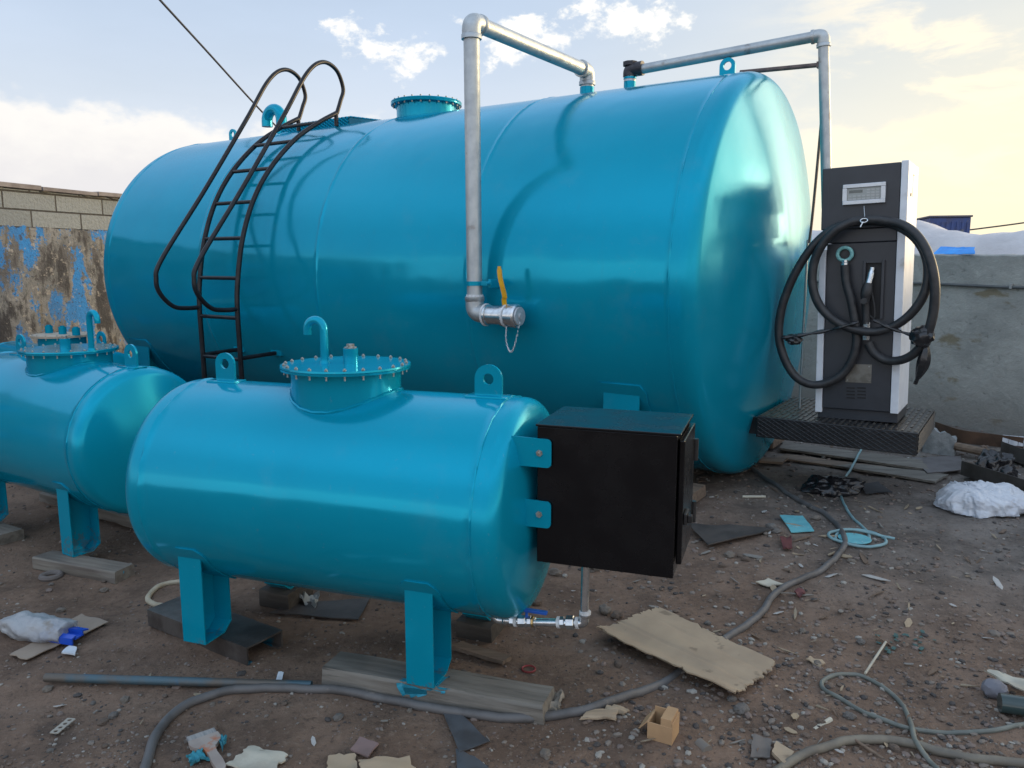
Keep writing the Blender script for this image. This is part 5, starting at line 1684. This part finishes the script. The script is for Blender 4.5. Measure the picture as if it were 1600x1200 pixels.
CHM = [mat('chip_pale', (.27, .215, .15), .85, 0, (.2, .16, .11), 10), mat('chip_grey', (.19, .175, .155), .85), mat('chip_brown', (.14, .095, .065), .85), mat('chip_white', (.36, .35, .33), .7), mat('chip_tan', (.31, .24, .16), .85)]
chips = []
for k in range(8):
    mb = MB()
    n_ = 6
    rr = random.Random(k)
    poly = [(math.cos(6.283 * j / n_) * rr.uniform(.6, 1.1), math.sin(6.283 * j / n_) * rr.uniform(.10, .40) * (.5 + .5 * (k % 2)), .12 * rr.uniform(-1, 1)) for j in range(n_)]
    mb.prism(poly, (0, 0, .09))
    me = mb.mesh('wood_chip', False); me.materials.append(CHM[(0, 1, 2, 4, 0, 2, 1, 3)[k]]); chips.append(me)
for i in range(420):
    yy = 2.35 + 5.4 * rnd.random() ** 1.5
    xx = rnd.uniform(-.64, .66) * yy
    if rnd.random() > (.95 if xx > .2 else .25): continue
    q = SF.I @ Vector((xx, yy, 0))
    if -1.6 < q.x < .5 and abs(q.y) < .45: continue
    r = (.012 + .04 * rnd.random() ** 2.2) * (.75 + .08 * yy)
    o = bpy.data.objects.new('wood_chip', chips[i % 8]); COL.objects.link(o)
    o.location = (xx, yy, gz(xx, yy) + .008); o.scale = (r, r, r * .8)
    o.rotation_euler = (rnd.uniform(-.25, .25), rnd.uniform(-.25, .25), rnd.random() * 6)
    tag(o, 'small loose chip or flake of scrap lying on the dirt', 'chip', 'loose chips scattered on the dirt')
for i in range(95):                                  # the swept-up splinters and flakes by the platform
    p_ = gp(rnd.uniform(1085, 1600), 738 + 270 * rnd.random() ** 1.3)
    r = .016 + .055 * rnd.random() ** 2.4
    o = bpy.data.objects.new('wood_chip', chips[i % 8]); COL.objects.link(o)
    o.location = (p_.x, p_.y, p_.z + .008); o.scale = (r * 1.3, r, r * .6)
    o.rotation_euler = (rnd.uniform(-.2, .2), rnd.uniform(-.2, .2), rnd.random() * 6)
    tag(o, 'small loose chip or flake of scrap lying on the dirt', 'chip', 'loose chips scattered on the dirt')
# teal flakes
mb = MB()
flk = []
for k in range(3):
    mb = MB(); mb.prism([(-.012, -.006, 0), (.01, -.008, .002), (.014, .006, .003), (-.006, .009, 0)], (0, 0, .002))
    me = mb.mesh('teal_flake', False); me.materials.append(mat('green_flake', (.045, .10, .092), .8)); flk.append(me)
for i in range(26):
    px, py = rnd.gauss(1408, 22), rnd.gauss(1003, 11)
    p_ = gp(px, py)
    o = bpy.data.objects.new('teal_flake', flk[i % 3]); COL.objects.link(o)
    o.location = (p_.x, p_.y, p_.z + .006); o.rotation_euler = (0, 0, rnd.random() * 6); sc_ = rnd.uniform(.45, 1.1); o.scale = (sc_, sc_, sc_)
    tag(o, 'tiny dull green flake in the scatter above the cable loop', 'flake', 'green flakes on the gravel')

# ================================================================== beyond the wall
def wall_top(px, Yoff):
    return None
# tarpaulin-covered heap
TARP = mat('white_tarp', (0.56, 0.53, 0.53), .7, 0, (.48, .45, .45), 3, bump=.5, bscale=6, bdist=.05)
mb = MB()
hc = at(1530, 392, 10.2)
ctr = Vector((hc.x, 10.4, 0))
U = Vector((math.cos(WRA), math.sin(WRA), 0)); Vn = Vector((-math.sin(WRA), math.cos(WRA), 0))
rows = []
nu, nv = 70, 24
H0 = WRF.I @ Vector((hc.x, hc.y, 0))
base_o = WRF.w((H0.x - 4.3, .30, 0))
for i in range(nu + 1):
    row = []
    for j in range(nv + 1):
        u, v = i / nu, j / nv
        x, y = u * 7.4, v * 2.0
        env = math.sin(math.pi * v) ** .5 if 0 < v < 1 else 0
        ridge_ = 2.03 + .07 * math.sin(x * 1.9 + 1.0) + .10 * noise.noise(Vector((x * 1.1, y * 1.2, 2))) + .05 * noise.noise(Vector((x * 4, y * 4, 6)))
        taper = min(1, u * 9) * min(1, (1 - u) * 9)
        z = ridge_ * env * (.4 + .6 * taper)
        row.append(mb.bm.verts.new(base_o + U * x + Vn * y + Vector((0, 0, z))))
    rows.append(row)
for i in range(nu):
    for j in range(nv): mb.bm.faces.new((rows[i][j], rows[i + 1][j], rows[i + 1][j + 1], rows[i][j + 1]))
tarp = mb.build('tarpaulin_heap', TARP, ang=80)
tag(tarp, 'pale tarpaulin draped over a heap behind the grey wall', 'tarpaulin')
mb = MB()
c_ = [at(1456, 397, 7.95), at(1524, 396, 7.45), at(1524, 386, 7.55), at(1470, 385, 7.98)]
mb.patch(c_, 12, 5, .006, lambda u, v, p_: .012 * noise.noise(Vector((u * 4, v * 3, 1))), .012, 3)
tag(mb.build('blue_tarp', mat('sky_blue_tarp', (0.03, 0.33, 0.85), .5, 0, (.03, .27, .75), 8, bump=.4)), 'bright blue tarp corner lying on top of the grey wall', 'tarpaulin')
# blue container far behind
cc_ = at(1474, 347, 22)
CTF = Frame(cc_.x + .2, 22.6, 0, R_(-14))
ct = empty('shipping_container', CTF, 'dark blue metal container standing far behind the tarpaulin heap', 'container')
zt = at(1474, 341, 22).z
mb = MB(); mb.box(-.50, .50, -1.1, 1.1, .0, zt, .02)
for k in range(8): mb.box(-.47 + k * .125, -.41 + k * .125, -1.125, -1.095, .1, zt - .12)
mb.build('body', mat('container_blue', (0.035, 0.07, 0.22), .6, 0, (.05, .06, .14), 3, spots=(.12, .12, .14), sscale=4), ct, smooth=False)
mb = MB(); mb.box(-.53, .53, -1.14, 1.12, zt + .002, zt + .05, .01); mb.build('roof', mat('container_roof', (.12, .11, .13), .7), ct, smooth=False)
mb = MB()
mb.tube(spline([at(1500, 361, 24), at(1540, 356, 24), at(1600, 348, 24), at(1720, 330, 24)], 8), .022, 6)
tag(mb.build('overhead_wire', mat('wire_dark', (.05, .045, .045), .6)), 'thin dark wire crossing behind the tarpaulin heap', 'wire')
mb = MB()
mb.tube(spline([at(215, -40, 9.0), at(250, 0, 9.6), at(325, 82, 11.0), at(405, 170, 12.6), at(470, 236, 14.2)], 8), .014, 6)
tag(mb.build('overhead_cable', mat('cable_blue_black', (.03, .035, .05), .6)), 'dark cable slanting down through the sky behind the ladder', 'cable')
